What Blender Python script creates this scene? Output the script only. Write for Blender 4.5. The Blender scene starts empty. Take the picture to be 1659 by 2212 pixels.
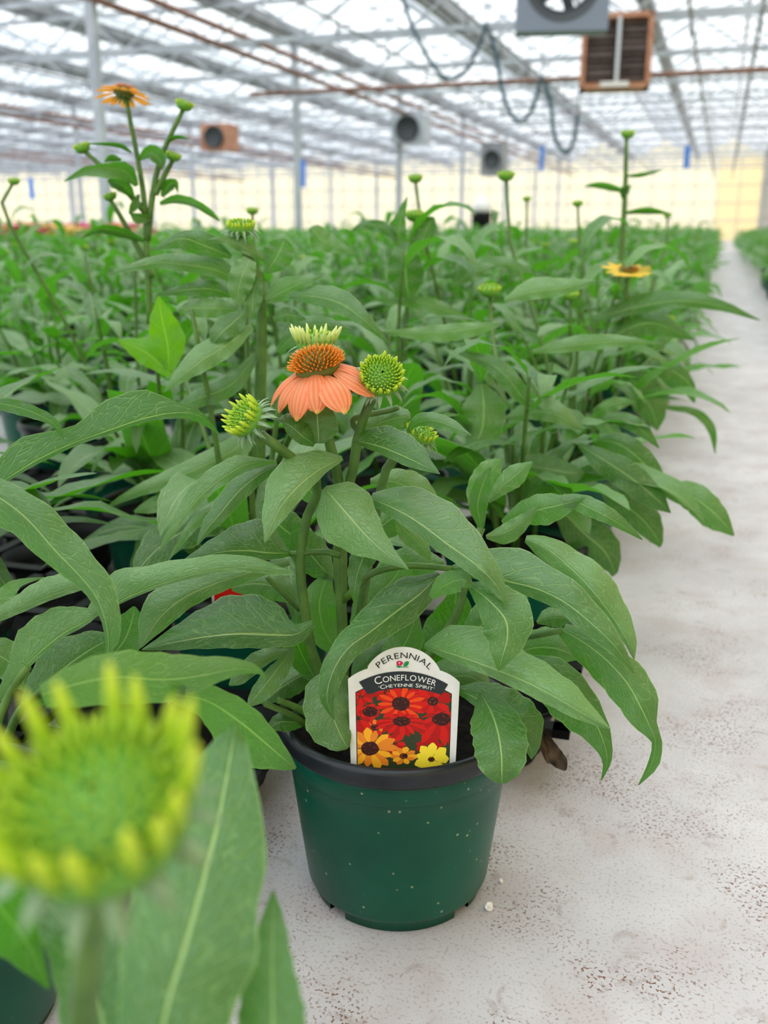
import bpy, bmesh, math, random
import numpy as np
from mathutils import Vector, Matrix, Euler

# ------------------------------------------------------------------ camera
W, HH, F = 1659.0, 2212.0, 2050.0
CAM_Z = 0.46
_v = np.array([1560 - W/2, HH/2 - 497, F])          # vanishing point of the aisle
PITCH = math.atan2(_v[1], _v[2])
UPC = np.array([0, math.cos(PITCH), -math.sin(PITCH)])
FWC = np.array([0, math.sin(PITCH), math.cos(PITCH)])
YAW = math.atan2(_v[0], float(_v @ FWC))
SY, CY = math.sin(YAW), math.cos(YAW)
CAM = np.array([0.0, 0.0, CAM_Z])
FH = np.array([-SY, CY, 0.0])
RH = np.array([CY, SY, 0.0])
scn = bpy.context.scene
cd = bpy.data.cameras.new('camera'); cam = bpy.data.objects.new('camera', cd)
scn.collection.objects.link(cam); scn.camera = cam
cam.location = CAM; cam.rotation_euler = (math.pi/2 - PITCH, 0, YAW)
cd.sensor_fit = 'HORIZONTAL'; cd.sensor_width = 36; cd.lens = 36*F/W
cd.clip_start = 0.02; cd.clip_end = 300
cd.dof.use_dof = True; cd.dof.focus_distance = 0.60
cd.dof.aperture_fstop = cd.lens/4.4
# ------------------------------------------------------------------ world: bright overcast sky
wd = bpy.data.worlds.new('world'); scn.world = wd; wd.use_nodes = True
bg = wd.node_tree.nodes['Background']
bg.inputs['Color'].default_value = (0.94, 0.975, 1.0, 1)
_t = wd.node_tree; _tc = _t.nodes.new('ShaderNodeTexCoord'); _sp = _t.nodes.new('ShaderNodeSeparateXYZ'); _mr = _t.nodes.new('ShaderNodeMapRange')   # overcast sky, brighter overhead
_mr.inputs[1].default_value = 0; _mr.inputs[2].default_value = 1; _mr.inputs[3].default_value = .95; _mr.inputs[4].default_value = 2.85
_t.links.new(_tc.outputs['Generated'], _sp.inputs[0]); _t.links.new(_sp.outputs[2], _mr.inputs[0]); _t.links.new(_mr.outputs[0], bg.inputs['Strength'])
vs = scn.view_settings
vs.view_transform = 'Standard'; vs.look = 'None'; vs.gamma = 1; vs.use_curve_mapping = False; vs.exposure = 0.3
scn.cycles.transparent_max_bounces = 24; scn.cycles.max_bounces = 8

# ------------------------------------------------------------------ helpers
C = scn.collection
def ray(x, y):
    c = np.array([x - W/2, HH/2 - y, F]); r, f, u = c[0], c @ FWC, c @ UPC
    return RH*r + FH*f + np.array([0, 0, u])
def P(x, y, d):
    """point seen at photo pixel x,y whose horizontal distance ahead of the camera is d"""
    r = ray(x, y); return CAM + r*(d/(r @ FH))
def floor_pt(x, y, z=0.0):
    r = ray(x, y); return CAM + r*((z - CAM_Z)/r[2])
def PY(x, y, Y):
    """point seen at photo pixel x,y in the cross plane at world Y"""
    r = ray(x, y); return CAM + r*(Y/r[1])
def proj(p):
    q = np.asarray(p, float) - CAM
    r, f, u = q @ RH, q @ FH, q[2]
    X, Yc, Z = r, u*math.cos(PITCH) + f*math.sin(PITCH), f*math.cos(PITCH) - u*math.sin(PITCH)
    if Z < 0.02: return None
    return W/2 + F*X/Z, HH/2 - F*Yc/Z, Z
def link(name, me, mat=None, parent=None):
    o = bpy.data.objects.new(name, me); C.objects.link(o)
    if mat is not None and me is not None:
        if not me.materials: 
            for m in (mat if isinstance(mat, (list, tuple)) else [mat]): me.materials.append(m)
    if parent is not None: o.parent = parent
    return o
def empty(name, loc=(0, 0, 0)):
    o = bpy.data.objects.new(name, None); C.objects.link(o); o.location = loc; o.empty_display_size = .02
    return o
def tag(o, label=None, cat=None, group=None, kind=None):
    if label: o['label'] = label
    if cat: o['category'] = cat
    if group: o['group'] = group
    if kind: o['kind'] = kind
    return o
class MB:
    """collects geometry for one mesh"""
    def __init__(s): s.v = []; s.f = []; s.uv = []; s.mi = []
    def add(s, vs_, fs, uvs=None, mi=0):
        n = len(s.v); s.v.extend([tuple(map(float, a)) for a in vs_])
        for f in fs:
            s.f.append(tuple(i + n for i in f)); s.mi.append(mi)
            s.uv.extend([uvs[i] if uvs is not None else (0.0, 0.0) for i in f])
    def box(s, c, sz, rot=None, mi=0):
        c = Vector(c); hx, hy, hz = [a/2 for a in sz]
        vs_ = [Vector((x, y, z)) for x in (-hx, hx) for y in (-hy, hy) for z in (-hz, hz)]
        if rot is not None: vs_ = [rot @ a for a in vs_]
        s.add([a + c for a in vs_], [(0,1,3,2),(4,6,7,5),(0,4,5,1),(2,3,7,6),(0,2,6,4),(1,5,7,3)], mi=mi)
    def tube(s, pts, rad, n=8, cap=True, mi=0):
        pts = [Vector(p) for p in pts]; m = len(pts)
        if not hasattr(rad, '__len__'): rad = [rad]*m
        vs_, uv = [], []
        ref = None
        for i, p in enumerate(pts):
            t = (pts[min(i+1, m-1)] - pts[max(i-1, 0)]).normalized()
            if ref is None:
                ref = Vector((1, 0, 0)) if abs(t.x) < .8 else Vector((0, 1, 0))
            a = (ref - t*ref.dot(t)).normalized(); b = t.cross(a); ref = a
            for k in range(n):
                an = 2*math.pi*k/n
                vs_.append(p + (a*math.cos(an) + b*math.sin(an))*rad[i]); uv.append((k/n, i/max(1, m-1)))
        fs = [(i*n+k, i*n+(k+1) % n, (i+1)*n+(k+1) % n, (i+1)*n+k) for i in range(m-1) for k in range(n)]
        if cap: fs += [tuple(range(n))[::-1], tuple((m-1)*n+k for k in range(n))]
        s.add(vs_, fs, uv, mi)
    def lathe(s, prof, n=48, mi=0, a0=0, a1=2*math.pi, c=(0, 0, 0), wob=None):
        full = abs(a1 - a0 - 2*math.pi) < 1e-6; k = n if full else n + 1; m = len(prof); vs_ = []; uv = []
        for i, (r, z) in enumerate(prof):
            for j in range(k):
                an = a0 + (a1 - a0)*j/n
                rr = r if wob is None else wob(r, z, an)
                vs_.append((c[0] + rr*math.cos(an), c[1] + rr*math.sin(an), c[2] + z)); uv.append((j/n, i/(m-1)))
        fs = []
        for i in range(m-1):
            for j in range(n):
                j2 = (j+1) % k
                fs.append((i*k+j, i*k+j2, (i+1)*k+j2, (i+1)*k+j))
        s.add(vs_, fs, uv, mi)
    def mesh(s, name, smooth=True):
        me = bpy.data.meshes.new(name); me.from_pydata(s.v, [], s.f)
        uvl = me.uv_layers.new(name='UVMap'); uvl.data.foreach_set('uv', np.array(s.uv, float).ravel())
        me.polygons.foreach_set('material_index', s.mi)
        if smooth: me.polygons.foreach_set('use_smooth', [True]*len(s.f))
        me.update(); return me
    def build(s, name, mat, parent=None, smooth=True): return link(name, s.mesh(name, smooth), mat, parent)
def crom(pts, n):
    """smooth (Catmull-Rom) resampling of rows of numbers to n rows"""
    p = np.array(pts, float); m = len(p)
    q = np.vstack([2*p[0]-p[1], p, 2*p[-1]-p[-2]])
    seg = np.linalg.norm(np.diff(p[:, :2], axis=0), axis=1) + 1e-9
    cum = np.concatenate([[0], np.cumsum(seg)]); out = []
    for t in np.linspace(0, cum[-1], n):
        i = min(m-2, max(0, int(np.searchsorted(cum, t, 'right')-1))); u = (t - cum[i])/seg[i]
        a, b, c_, d = q[i], q[i+1], q[i+2], q[i+3]
        out.append(.5*(2*b + (c_-a)*u + (2*a-5*b+4*c_-d)*u*u + (3*b-a-3*c_+d)*u**3))
    return np.array(out)

# ------------------------------------------------------------------ materials
def srgb(r, g, b, a=1):
    f = lambda c: (c/255/12.92 if c/255 <= .04045 else ((c/255+.055)/1.055)**2.4)
    return (f(r), f(g), f(b), a)
class NT:
    def __init__(s, name):
        s.m = bpy.data.materials.new(name); s.m.use_nodes = True; s.t = s.m.node_tree; s.t.nodes.clear()
        s.out = s.t.nodes.new('ShaderNodeOutputMaterial')
    def n(s, typ, **kw):
        nd = s.t.nodes.new('ShaderNode' + typ)
        for k, v in kw.items():
            if k.startswith('i_'):
                nd.inputs[k[2:].replace('_', ' ')].default_value = v
            else: setattr(nd, k, v)
        return nd
    def l(s, a, b): s.t.links.new(a, b)
    def math(s, op, a, b=None, c=None):
        nd = s.n('Math', operation=op)
        for i, x in enumerate((a, b, c)):
            if x is None: continue
            if isinstance(x, (int, float)): nd.inputs[i].default_value = x
            else: s.l(x, nd.inputs[i])
        return nd.outputs[0]
    def mix(s, f, a, b, blend='MIX'):
        nd = s.n('Mix', data_type='RGBA', blend_type=blend)
        for sock, x in ((nd.inputs[0], f), (nd.inputs[6], a), (nd.inputs[7], b)):
            if isinstance(x, (int, float)): sock.default_value = x
            elif isinstance(x, (tuple, list)): sock.default_value = x
            else: s.l(x, sock)
        return nd.outputs[2]
    def ramp(s, f, stops):
        nd = s.n('ValToRGB'); e = nd.color_ramp.elements
        while len(e) < len(stops): e.new(.5)
        for el, (p, c) in zip(e, stops): el.position = p; el.color = c if len(c) == 4 else (*c, 1)
        s.l(f, nd.inputs[0]); return nd.outputs[0]
    def smooth(s, x, a, b):
        nd = s.n('MapRange', interpolation_type='SMOOTHSTEP'); s.l(x, nd.inputs[0])
        nd.inputs[1].default_value = a; nd.inputs[2].default_value = b; return nd.outputs[0]
    def done(s, sh): s.l(sh, s.out.inputs[0]); return s.m
def plain(name, col, rough=.5, spec=.5, metal=0, noise=None, bump=0, nscale=20):
    t = NT(name); b = t.n('BsdfPrincipled'); b.inputs['Roughness'].default_value = rough
    b.inputs['Specular IOR Level'].default_value = spec; b.inputs['Metallic'].default_value = metal
    if noise or bump:
        tc = t.n('TexCoord'); nz = t.n('TexNoise'); nz.inputs['Scale'].default_value = nscale; nz.inputs['Detail'].default_value = 5
        t.l(tc.outputs['Object'], nz.inputs['Vector'])
        if noise: t.l(t.mix(t.smooth(nz.outputs[0], .35, .65), col, noise), b.inputs['Base Color'])
        else: b.inputs['Base Color'].default_value = col
        if bump:
            bp = t.n('Bump'); bp.inputs['Strength'].default_value = bump; bp.inputs['Distance'].default_value = .002
            t.l(nz.outputs[0], bp.inputs['Height']); t.l(bp.outputs[0], b.inputs['Normal'])
    else: b.inputs['Base Color'].default_value = col
    return t.done(b.outputs[0])
def leaf_mat(name, ca, cb, trans, vein, tmix=.35, rough=.42, detail=True, spec=.5, bump=.5):
    """two tints of green, chosen per leaf; paler veins; light passes through"""
    t = NT(name); oi = t.n('ObjectInfo'); tc = t.n('TexCoord')
    nz = t.n('TexNoise'); nz.inputs['Scale'].default_value = 38; nz.inputs['Detail'].default_value = 3; t.l(tc.outputs['Object'], nz.inputs['Vector'])
    f = t.math('ADD', t.math('MULTIPLY', oi.outputs['Random'], .7), t.math('MULTIPLY', nz.outputs[0], .35))
    col = t.mix(t.smooth(f, .15, .95), ca, cb)
    b = t.n('BsdfPrincipled'); b.inputs['Roughness'].default_value = rough; b.inputs['Specular IOR Level'].default_value = spec
    tr = t.n('BsdfTranslucent'); tcol = trans
    if detail:
        sp = t.n('SeparateXYZ'); t.l(tc.outputs['UV'], sp.inputs[0])
        x = t.math('ABSOLUTE', t.math('MULTIPLY', t.math('SUBTRACT', sp.outputs[0], .5), 2)); v = sp.outputs[1]
        mid = t.math('SUBTRACT', 1, t.smooth(x, .015, .065))
        s = t.math('SUBTRACT', t.math('MULTIPLY', v, 6.5), t.math('MULTIPLY', t.math('POWER', x, .75), 1.5))
        s = t.math('ADD', s, t.math('MULTIPLY', nz.outputs[0], .5))
        d = t.math('ABSOLUTE', t.math('SUBTRACT', t.math('FRACT', s), .5))
        sec = t.math('MULTIPLY', t.math('SUBTRACT', 1, t.smooth(d, .012, .05)), t.math('SUBTRACT', 1, t.smooth(x, .6, 1)))
        cx = t.n('CombineXYZ'); t.l(t.math('MULTIPLY', x, 5), cx.inputs[0]); t.l(t.math('MULTIPLY', s, 3.2), cx.inputs[1]); t.l(oi.outputs['Random'], cx.inputs[2])
        vo = t.n('TexVoronoi', feature='DISTANCE_TO_EDGE'); vo.inputs['Scale'].default_value = 1; t.l(cx.outputs[0], vo.inputs['Vector'])
        net = t.math('SUBTRACT', 1, t.smooth(vo.outputs['Distance'], .01, .11))
        edge = t.smooth(x, .95, .99)
        vm = t.math('MAXIMUM', t.math('MAXIMUM', mid, t.math('MULTIPLY', sec, .45)), t.math('MAXIMUM', t.math('MULTIPLY', net, .22), t.math('MULTIPLY', edge, .55)))
        col = t.mix(vm, col, vein); tcol = t.mix(t.math('MULTIPLY', vm, .7), trans, (*[min(1, c*1.6) for c in trans[:3]], 1))
        bp = t.n('Bump'); bp.inputs['Strength'].default_value = bump; bp.inputs['Distance'].default_value = .0012
        hgt = t.math('ADD', t.math('MULTIPLY', nz.outputs[0], 1.2), t.math('MULTIPLY', t.math('MAXIMUM', mid, t.math('MAXIMUM', sec, t.math('MULTIPLY', net, .5))), -.7))
        t.l(hgt, bp.inputs['Height']); t.l(bp.outputs[0], b.inputs['Normal']); t.l(tcol, tr.inputs['Color'])
    else: tr.inputs['Color'].default_value = tcol
    t.l(col, b.inputs['Base Color'])
    mx = t.n('MixShader'); mx.inputs[0].default_value = tmix; t.l(b.outputs[0], mx.inputs[1]); t.l(tr.outputs[0], mx.inputs[2])
    return t.done(mx.outputs[0])
def grad_mat(name, stops, rough=.5, tmix=.25):
    """colour runs along the piece from base to tip"""
    t = NT(name); tc = t.n('TexCoord'); sp = t.n('SeparateXYZ'); t.l(tc.outputs['UV'], sp.inputs[0])
    col = t.ramp(sp.outputs[1], stops); b = t.n('BsdfPrincipled'); b.inputs['Roughness'].default_value = rough
    t.l(col, b.inputs['Base Color']); tr = t.n('BsdfTranslucent'); t.l(col, tr.inputs['Color'])
    mx = t.n('MixShader'); mx.inputs[0].default_value = tmix; t.l(b.outputs[0], mx.inputs[1]); t.l(tr.outputs[0], mx.inputs[2])
    return t.done(mx.outputs[0])
M = {}
VEIN = srgb(150, 175, 118)
M['leaf'] = leaf_mat('coneflower_leaf', srgb(52, 98, 34), srgb(106, 146, 82), srgb(88, 180, 16), srgb(148, 176, 108), .32, .40, spec=.75, bump=.8)
M['leaf_far'] = leaf_mat('coneflower_leaf_plain', srgb(52, 98, 34), srgb(106, 146, 82), srgb(88, 180, 16), VEIN, .32, .40, detail=False, spec=.75)
M['leaf_lime'] = leaf_mat('leaf_young_lime', srgb(92, 158, 30), srgb(116, 176, 44), srgb(140, 215, 20), srgb(160, 205, 70), .5, .45)
M['stem'] = plain('stem_green', srgb(62, 98, 30), .5, noise=srgb(82, 120, 42), nscale=60)
M['bud_spike'] = grad_mat('bud_spike', [(0, srgb(100, 156, 34)), (.45, srgb(136, 186, 36)), (1, srgb(200, 226, 60))])
M['bud_ray'] = grad_mat('bud_ray', [(0, srgb(126, 182, 38)), (.4, srgb(178, 214, 44)), (1, srgb(224, 236, 80))], tmix=.35)
M['bud_ray_pale'] = grad_mat('bud_ray_pale', [(0, srgb(120, 170, 70)), (.4, srgb(200, 222, 120)), (1, srgb(240, 244, 180))], tmix=.35)
M['bud_green'] = plain('bud_green', srgb(92, 150, 36), .5)
M['sepal'] = plain('sepal_grey_green', srgb(100, 130, 90), .5, noise=srgb(130, 156, 118), nscale=80)
M['cone_spike'] = grad_mat('cone_spike', [(0, srgb(112, 118, 34)), (.35, srgb(160, 108, 20)), (.6, srgb(216, 118, 10)), (1, srgb(240, 156, 36))], tmix=.1)
M['cone_core'] = plain('cone_core', srgb(96, 104, 34), .7)
def petal_mat(name, a, b, tip):
    t = NT(name); tc = t.n('TexCoord'); sp = t.n('SeparateXYZ'); t.l(tc.outputs['UV'], sp.inputs[0])
    st = t.math('SINE', t.math('MULTIPLY', sp.outputs[0], 38)); nz = t.n('TexNoise'); nz.inputs['Scale'].default_value = 90; t.l(tc.outputs['Object'], nz.inputs['Vector'])
    f = t.math('ADD', t.math('MULTIPLY', st, .22), t.math('ADD', t.math('MULTIPLY', nz.outputs[0], .6), .15))
    col = t.mix(t.smooth(f, .1, .9), a, b); col = t.mix(t.smooth(sp.outputs[1], .85, 1.0), col, tip)
    bs = t.n('BsdfPrincipled'); bs.inputs['Roughness'].default_value = .5; t.l(col, bs.inputs['Base Color'])
    bp = t.n('Bump'); bp.inputs['Strength'].default_value = .35; bp.inputs['Distance'].default_value = .0006; t.l(st, bp.inputs['Height']); t.l(bp.outputs[0], bs.inputs['Normal'])
    tr = t.n('BsdfTranslucent'); t.l(col, tr.inputs['Color']); mx = t.n('MixShader'); mx.inputs[0].default_value = .35
    t.l(bs.outputs[0], mx.inputs[1]); t.l(tr.outputs[0], mx.inputs[2]); return t.done(mx.outputs[0])
M['petal_orange'] = petal_mat('petal_salmon_orange', srgb(240, 130, 74), srgb(250, 164, 116), srgb(246, 184, 100))
M['petal_amber'] = petal_mat('petal_amber', srgb(242, 160, 50), srgb(250, 186, 84), srgb(246, 180, 70))
M['petal_yellow'] = petal_mat('petal_yellow', srgb(248, 200, 44), srgb(252, 218, 90), srgb(250, 210, 60))
M['petal_pink'] = petal_mat('petal_pink', srgb(206, 40, 100), srgb(226, 96, 140), srgb(220, 80, 130))
M['rim'] = plain('black_rim_plastic', srgb(20, 23, 28), .36, .4, noise=srgb(30, 34, 40), nscale=40)
M['black'] = plain('black_tray_plastic', srgb(9, 10, 12), .5, .2, noise=srgb(15, 16, 19), nscale=30)
M['dead'] = plain('dry_brown_leaf', srgb(52, 40, 26), .7, noise=srgb(96, 72, 48), nscale=60)
M['perlite'] = plain('perlite_white', srgb(232, 226, 220), .8, bump=.6, nscale=300)
def pot_mat():
    t = NT('green_pot_plastic'); tc = t.n('TexCoord'); b = t.n('BsdfPrincipled')
    nz = t.n('TexNoise'); nz.inputs['Scale'].default_value = 9; nz.inputs['Detail'].default_value = 4; t.l(tc.outputs['Object'], nz.inputs['Vector'])
    col = t.mix(t.smooth(nz.outputs[0], .3, .7), srgb(2, 66, 50), srgb(6, 84, 64))
    vo = t.n('TexVoronoi'); vo.inputs['Scale'].default_value = 150; t.l(tc.outputs['Object'], vo.inputs['Vector'])
    n2 = t.n('TexNoise'); n2.inputs['Scale'].default_value = 70; t.l(tc.outputs['Object'], n2.inputs['Vector'])
    sp = t.math('MULTIPLY', t.math('SUBTRACT', 1, t.smooth(vo.outputs['Distance'], .08, .2)), t.smooth(n2.outputs[0], .56, .62))
    col = t.mix(sp, col, srgb(150, 156, 120)); t.l(col, b.inputs['Base Color'])
    b.inputs['Roughness'].default_value = .34; b.inputs['Specular IOR Level'].default_value = .28
    bp = t.n('Bump'); bp.inputs['Strength'].default_value = .08; bp.inputs['Distance'].default_value = .002; t.l(nz.outputs[0], bp.inputs['Height']); t.l(bp.outputs[0], b.inputs['Normal'])
    return t.done(b.outputs[0])
M['pot'] = pot_mat()
M['soil'] = plain('dark_potting_soil', srgb(9, 7, 6), .9, .15, noise=srgb(26, 20, 16), bump=1, nscale=220)
def floor_mat():
    t = NT('dirty_concrete'); tc = t.n('TexCoord'); b = t.n('BsdfPrincipled')
    def nz(s, d=6, r=.6):
        a = t.n('TexNoise'); a.inputs['Scale'].default_value = s; a.inputs['Detail'].default_value = d; a.inputs['Roughness'].default_value = r; t.l(tc.outputs['Object'], a.inputs['Vector']); return a.outputs[0]
    col = t.mix(t.smooth(nz(4), .3, .7), srgb(176, 172, 175), srgb(197, 194, 197))
    col = t.mix(t.math('MULTIPLY', t.smooth(nz(14), .45, .7), .5), col, srgb(170, 158, 156))
    blot = t.smooth(nz(9, 4), .46, .64); speck = t.smooth(nz(420, 2, .5), .56, .64); fine = t.smooth(nz(190, 3), .55, .66)
    col = t.mix(t.math('MULTIPLY', t.math('MULTIPLY', speck, t.math('ADD', blot, .3)), .9), col, srgb(112, 80, 64))
    col = t.mix(t.math('MULTIPLY', t.math('MULTIPLY', fine, blot), .5), col, srgb(122, 96, 82))
    vo = t.n('TexVoronoi'); vo.inputs['Scale'].default_value = 26; t.l(tc.outputs['Object'], vo.inputs['Vector'])
    ring = t.math('SUBTRACT', 1, t.smooth(t.math('ABSOLUTE', t.math('SUBTRACT', vo.outputs['Distance'], .33)), .02, .08))
    col = t.mix(t.math('MULTIPLY', t.math('MULTIPLY', ring, t.smooth(nz(40), .5, .62)), .3), col, srgb(128, 108, 96))
    t.l(col, b.inputs['Base Color']); b.inputs['Roughness'].default_value = .6; b.inputs['Specular IOR Level'].default_value = .3
    bp = t.n('Bump'); bp.inputs['Strength'].default_value = .25; bp.inputs['Distance'].default_value = .001; t.l(nz(300), bp.inputs['Height']); t.l(bp.outputs[0], b.inputs['Normal'])
    return t.done(b.outputs[0])
M['floor'] = floor_mat()
M['steel'] = plain('galvanised_steel', srgb(158, 164, 172), .45, .5, noise=srgb(182, 187, 194), nscale=3)
M['dark_steel'] = plain('weathered_steel', srgb(120, 122, 126), .5, noise=srgb(146, 148, 152), nscale=3)
M['white_bar'] = plain('white_glazing_bar', srgb(206, 210, 216), .5)
M['rust'] = plain('rusty_brown_pipe', srgb(120, 84, 70), .6, noise=srgb(146, 108, 92), nscale=6)
M['rust_frame'] = plain('rusty_orange_frame', srgb(170, 112, 84), .6, noise=srgb(190, 138, 108), nscale=5)
M['louvre'] = plain('dark_louvre', srgb(92, 78, 72), .5, noise=srgb(120, 104, 98), nscale=4)
M['louvre_back'] = plain('heater_inside', srgb(70, 62, 58), .7)
M['fan_box'] = plain('grey_fan_box', srgb(120, 130, 146), .5)
M['fan_ring'] = plain('dark_fan_ring', srgb(52, 56, 60), .5)
M['hose'] = plain('dark_teal_hose', srgb(40, 78, 92), .5)
M['blue'] = plain('blue_card', srgb(70, 130, 220), .5)
M['white'] = plain('white_card', srgb(232, 230, 228), .5, noise=srgb(220, 218, 214), nscale=60)
def glass_mat():
    t = NT('greenhouse_glass'); a = t.n('BsdfTransparent'); a.inputs[0].default_value = (.94, .965, .97, 1)
    g = t.n('BsdfGlossy'); g.inputs['Roughness'].default_value = .08; tr = t.n('BsdfTranslucent'); tr.inputs[0].default_value = (.95, .97, 1, 1)
    m1 = t.n('MixShader'); m1.inputs[0].default_value = .15; t.l(a.outputs[0], m1.inputs[1]); t.l(tr.outputs[0], m1.inputs[2])
    m2 = t.n('MixShader'); m2.inputs[0].default_value = .04; t.l(m1.outputs[0], m2.inputs[1]); t.l(g.outputs[0], m2.inputs[2]); return t.done(m2.outputs[0])
M['glass'] = glass_mat()
def panel_mat(name, col):
    t = NT(name); b = t.n('BsdfDiffuse'); b.inputs[0].default_value = col; tr = t.n('BsdfTranslucent'); tr.inputs[0].default_value = col
    mx = t.n('MixShader'); mx.inputs[0].default_value = .55; t.l(b.outputs[0], mx.inputs[1]); t.l(tr.outputs[0], mx.inputs[2]); return t.done(mx.outputs[0])
M['cream'] = panel_mat('cream_wall_panel', srgb(250, 238, 205)); M['cream_b'] = panel_mat('warm_cream_wall_panel', srgb(248, 226, 176))
for k, c in dict(tag_black=(30, 34, 36), tag_band=(44, 50, 54), tag_white=(236, 234, 230), t_red=(206, 26, 20), t_red2=(176, 20, 18), t_orange=(232, 74, 20), t_amber=(242, 170, 40), t_amber2=(226, 130, 40), t_yellow=(246, 220, 60), t_cone=(58, 26, 26), t_dark=(52, 62, 40), t_pink=(206, 30, 80), t_green=(20, 140, 70), t_spk=(150, 80, 30)).items():
    M[k] = plain('print_' + k[2:], srgb(*c), .4, .2)

# ------------------------------------------------------------------ setting: floor and greenhouse shell
def structure(o, **kw): o['kind'] = 'structure'; return tag(o, **kw)
m = MB(); m.box((-22.4, 22, -.06), (50, 58, .12)); structure(m.build('floor', M['floor'], smooth=False), label='pale dusty concrete floor with brown specks')
X0, X1, Y0, Y1, ZG, ZR = -46.4, 1.6, -6.0, 50.0, 3.76, 4.5
GUT = [1.6 - 3*i for i in range(17)]
roof = empty('ceiling'); structure(roof, label='pitched greenhouse roof of glass panes between grey gutters')
for x in GUT:
    m = MB(); m.box((x, (Y0+Y1)/2, ZG), (.2, Y1-Y0, .16)); m.box((x, (Y0+Y1)/2, ZG-.12), (.1, Y1-Y0, .1)); m.build('gutter', M['dark_steel'], roof, False)
for i in range(16):
    m = MB(); m.box((GUT[i]-1.5, (Y0+Y1)/2, ZR), (.07, Y1-Y0, .09)); m.build('ridge', M['steel'], roof, False)
SL = math.hypot(1.42, ZR-ZG-.05); AN = math.atan2(ZR-ZG-.05, 1.42)
barm = MB(); barm.box((0, 0, 0), (SL, .035, .045)); barme = barm.mesh('glazing_bar', False); barme.materials.append(M['white_bar'])
DYB = 1.0
panem = MB(); panem.add([(-SL/2, -DYB/2, 0), (SL/2, -DYB/2, 0), (SL/2, DYB/2, 0), (-SL/2, DYB/2, 0)], [(0, 1, 2, 3)]); paneme = panem.mesh('glass_pane', False); paneme.materials.append(M['glass'])
restb, restp = MB(), MB(); nb = 0
for i in range(16):
    for sgn in (-1, 1):
        cx = GUT[i]-1.5 + sgn*.76; rot = Matrix.Rotation(sgn*AN, 3, 'Y')
        for k in range(int((Y1-Y0)/DYB)):
            y = Y0 + k*DYB; c = Vector((cx, y, (ZG+ZR)/2 + .03))
            if i < 5 and 13 <= y < 39:
                o = bpy.data.objects.new('glazing_bar', barme); C.objects.link(o); o.parent = roof; o.location = c; o.rotation_euler = (0, sgn*AN, 0)
                o = bpy.data.objects.new('glass_pane', paneme); C.objects.link(o); o.parent = roof; o.location = c + Vector((0, DYB/2, .02)); o.rotation_euler = (0, sgn*AN, 0)
            else:
                restb.box(c, (SL, .035, .045), rot)
                restp.add([rot @ Vector(v) + c + Vector((0, DYB/2, .02)) for v in panem.v], [(0, 1, 2, 3)])
tag(restb.build('glazing_bars', M['white_bar'], roof, False), kind='stuff'); tag(restp.build('glass_panes', M['glass'], roof, False), kind='stuff')
# end wall of cream panels with gable tops
wf = empty('wall_far'); structure(wf, label='cream panelled end wall with gabled tops')
pm = MB(); pm.add([(-.49, 0, 0), (.49, 0, 0), (.49, 0, ZG), (-.49, 0, ZG)], [(0, 1, 2, 3)]); pme = pm.mesh('panel', False); pme.materials.append(M['cream'])
pme2 = pme.copy(); pme2.materials[0] = M['cream_b']
mul = MB(); mul.box((0, 0, ZG/2), (.035, .05, ZG)); mulme = mul.mesh('mullion', False); mulme.materials.append(M['steel'])
for k in range(48):
    x = X1 - .5 - k
    o = bpy.data.objects.new('panel', pme2 if k in (0, 1) else pme); C.objects.link(o); o.parent = wf; o.location = (x, Y1, 0)
    o = bpy.data.objects.new('mullion', mulme); C.objects.link(o); o.parent = wf; o.location = (x+.5, Y1-.05, 0)
for i in range(16):
    m = MB(); x = GUT[i]; m.add([(x, Y1, ZG), (x-1.5, Y1, ZR), (x-3, Y1, ZG)], [(0, 1, 2)]); m.build('gable', M['cream'], wf, False)
for z in (.9, 1.7, 2.5, 3.3):
    m = MB(); m.box((-22.4, Y1-.08, z), (48, .04, .04)); m.build('rail', M['steel'], wf, False)
wr = empty('wall_right'); structure(wr, label='side wall of close grey uprights and warm cream panels along the aisle')
sp_me = MB(); sp_me.add([(0, -.49, 0), (0, .49, 0), (0, .49, ZG), (0, -.49, ZG)], [(0, 1, 2, 3)]); spme = sp_me.mesh('panel', False); spme.materials.append(M['cream_b'])
for k in range(56):
    y = Y0 + .5 + k
    o = bpy.data.objects.new('panel', spme); C.objects.link(o); o.parent = wr; o.location = (X1+.12, y, 0)
    o = bpy.data.objects.new('upright', mulme); C.objects.link(o); o.parent = wr; o.location = (X1+.05, y+.5, 0)
wl = empty('wall_left'); structure(wl, label='cream panelled wall on the far side of the greenhouse')
for k in range(56):
    o = bpy.data.objects.new('panel', pme); C.objects.link(o); o.parent = wl; o.location = (X0-.1, Y0+.5+k, 0); o.rotation_euler = (0, 0, math.pi/2)
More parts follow.
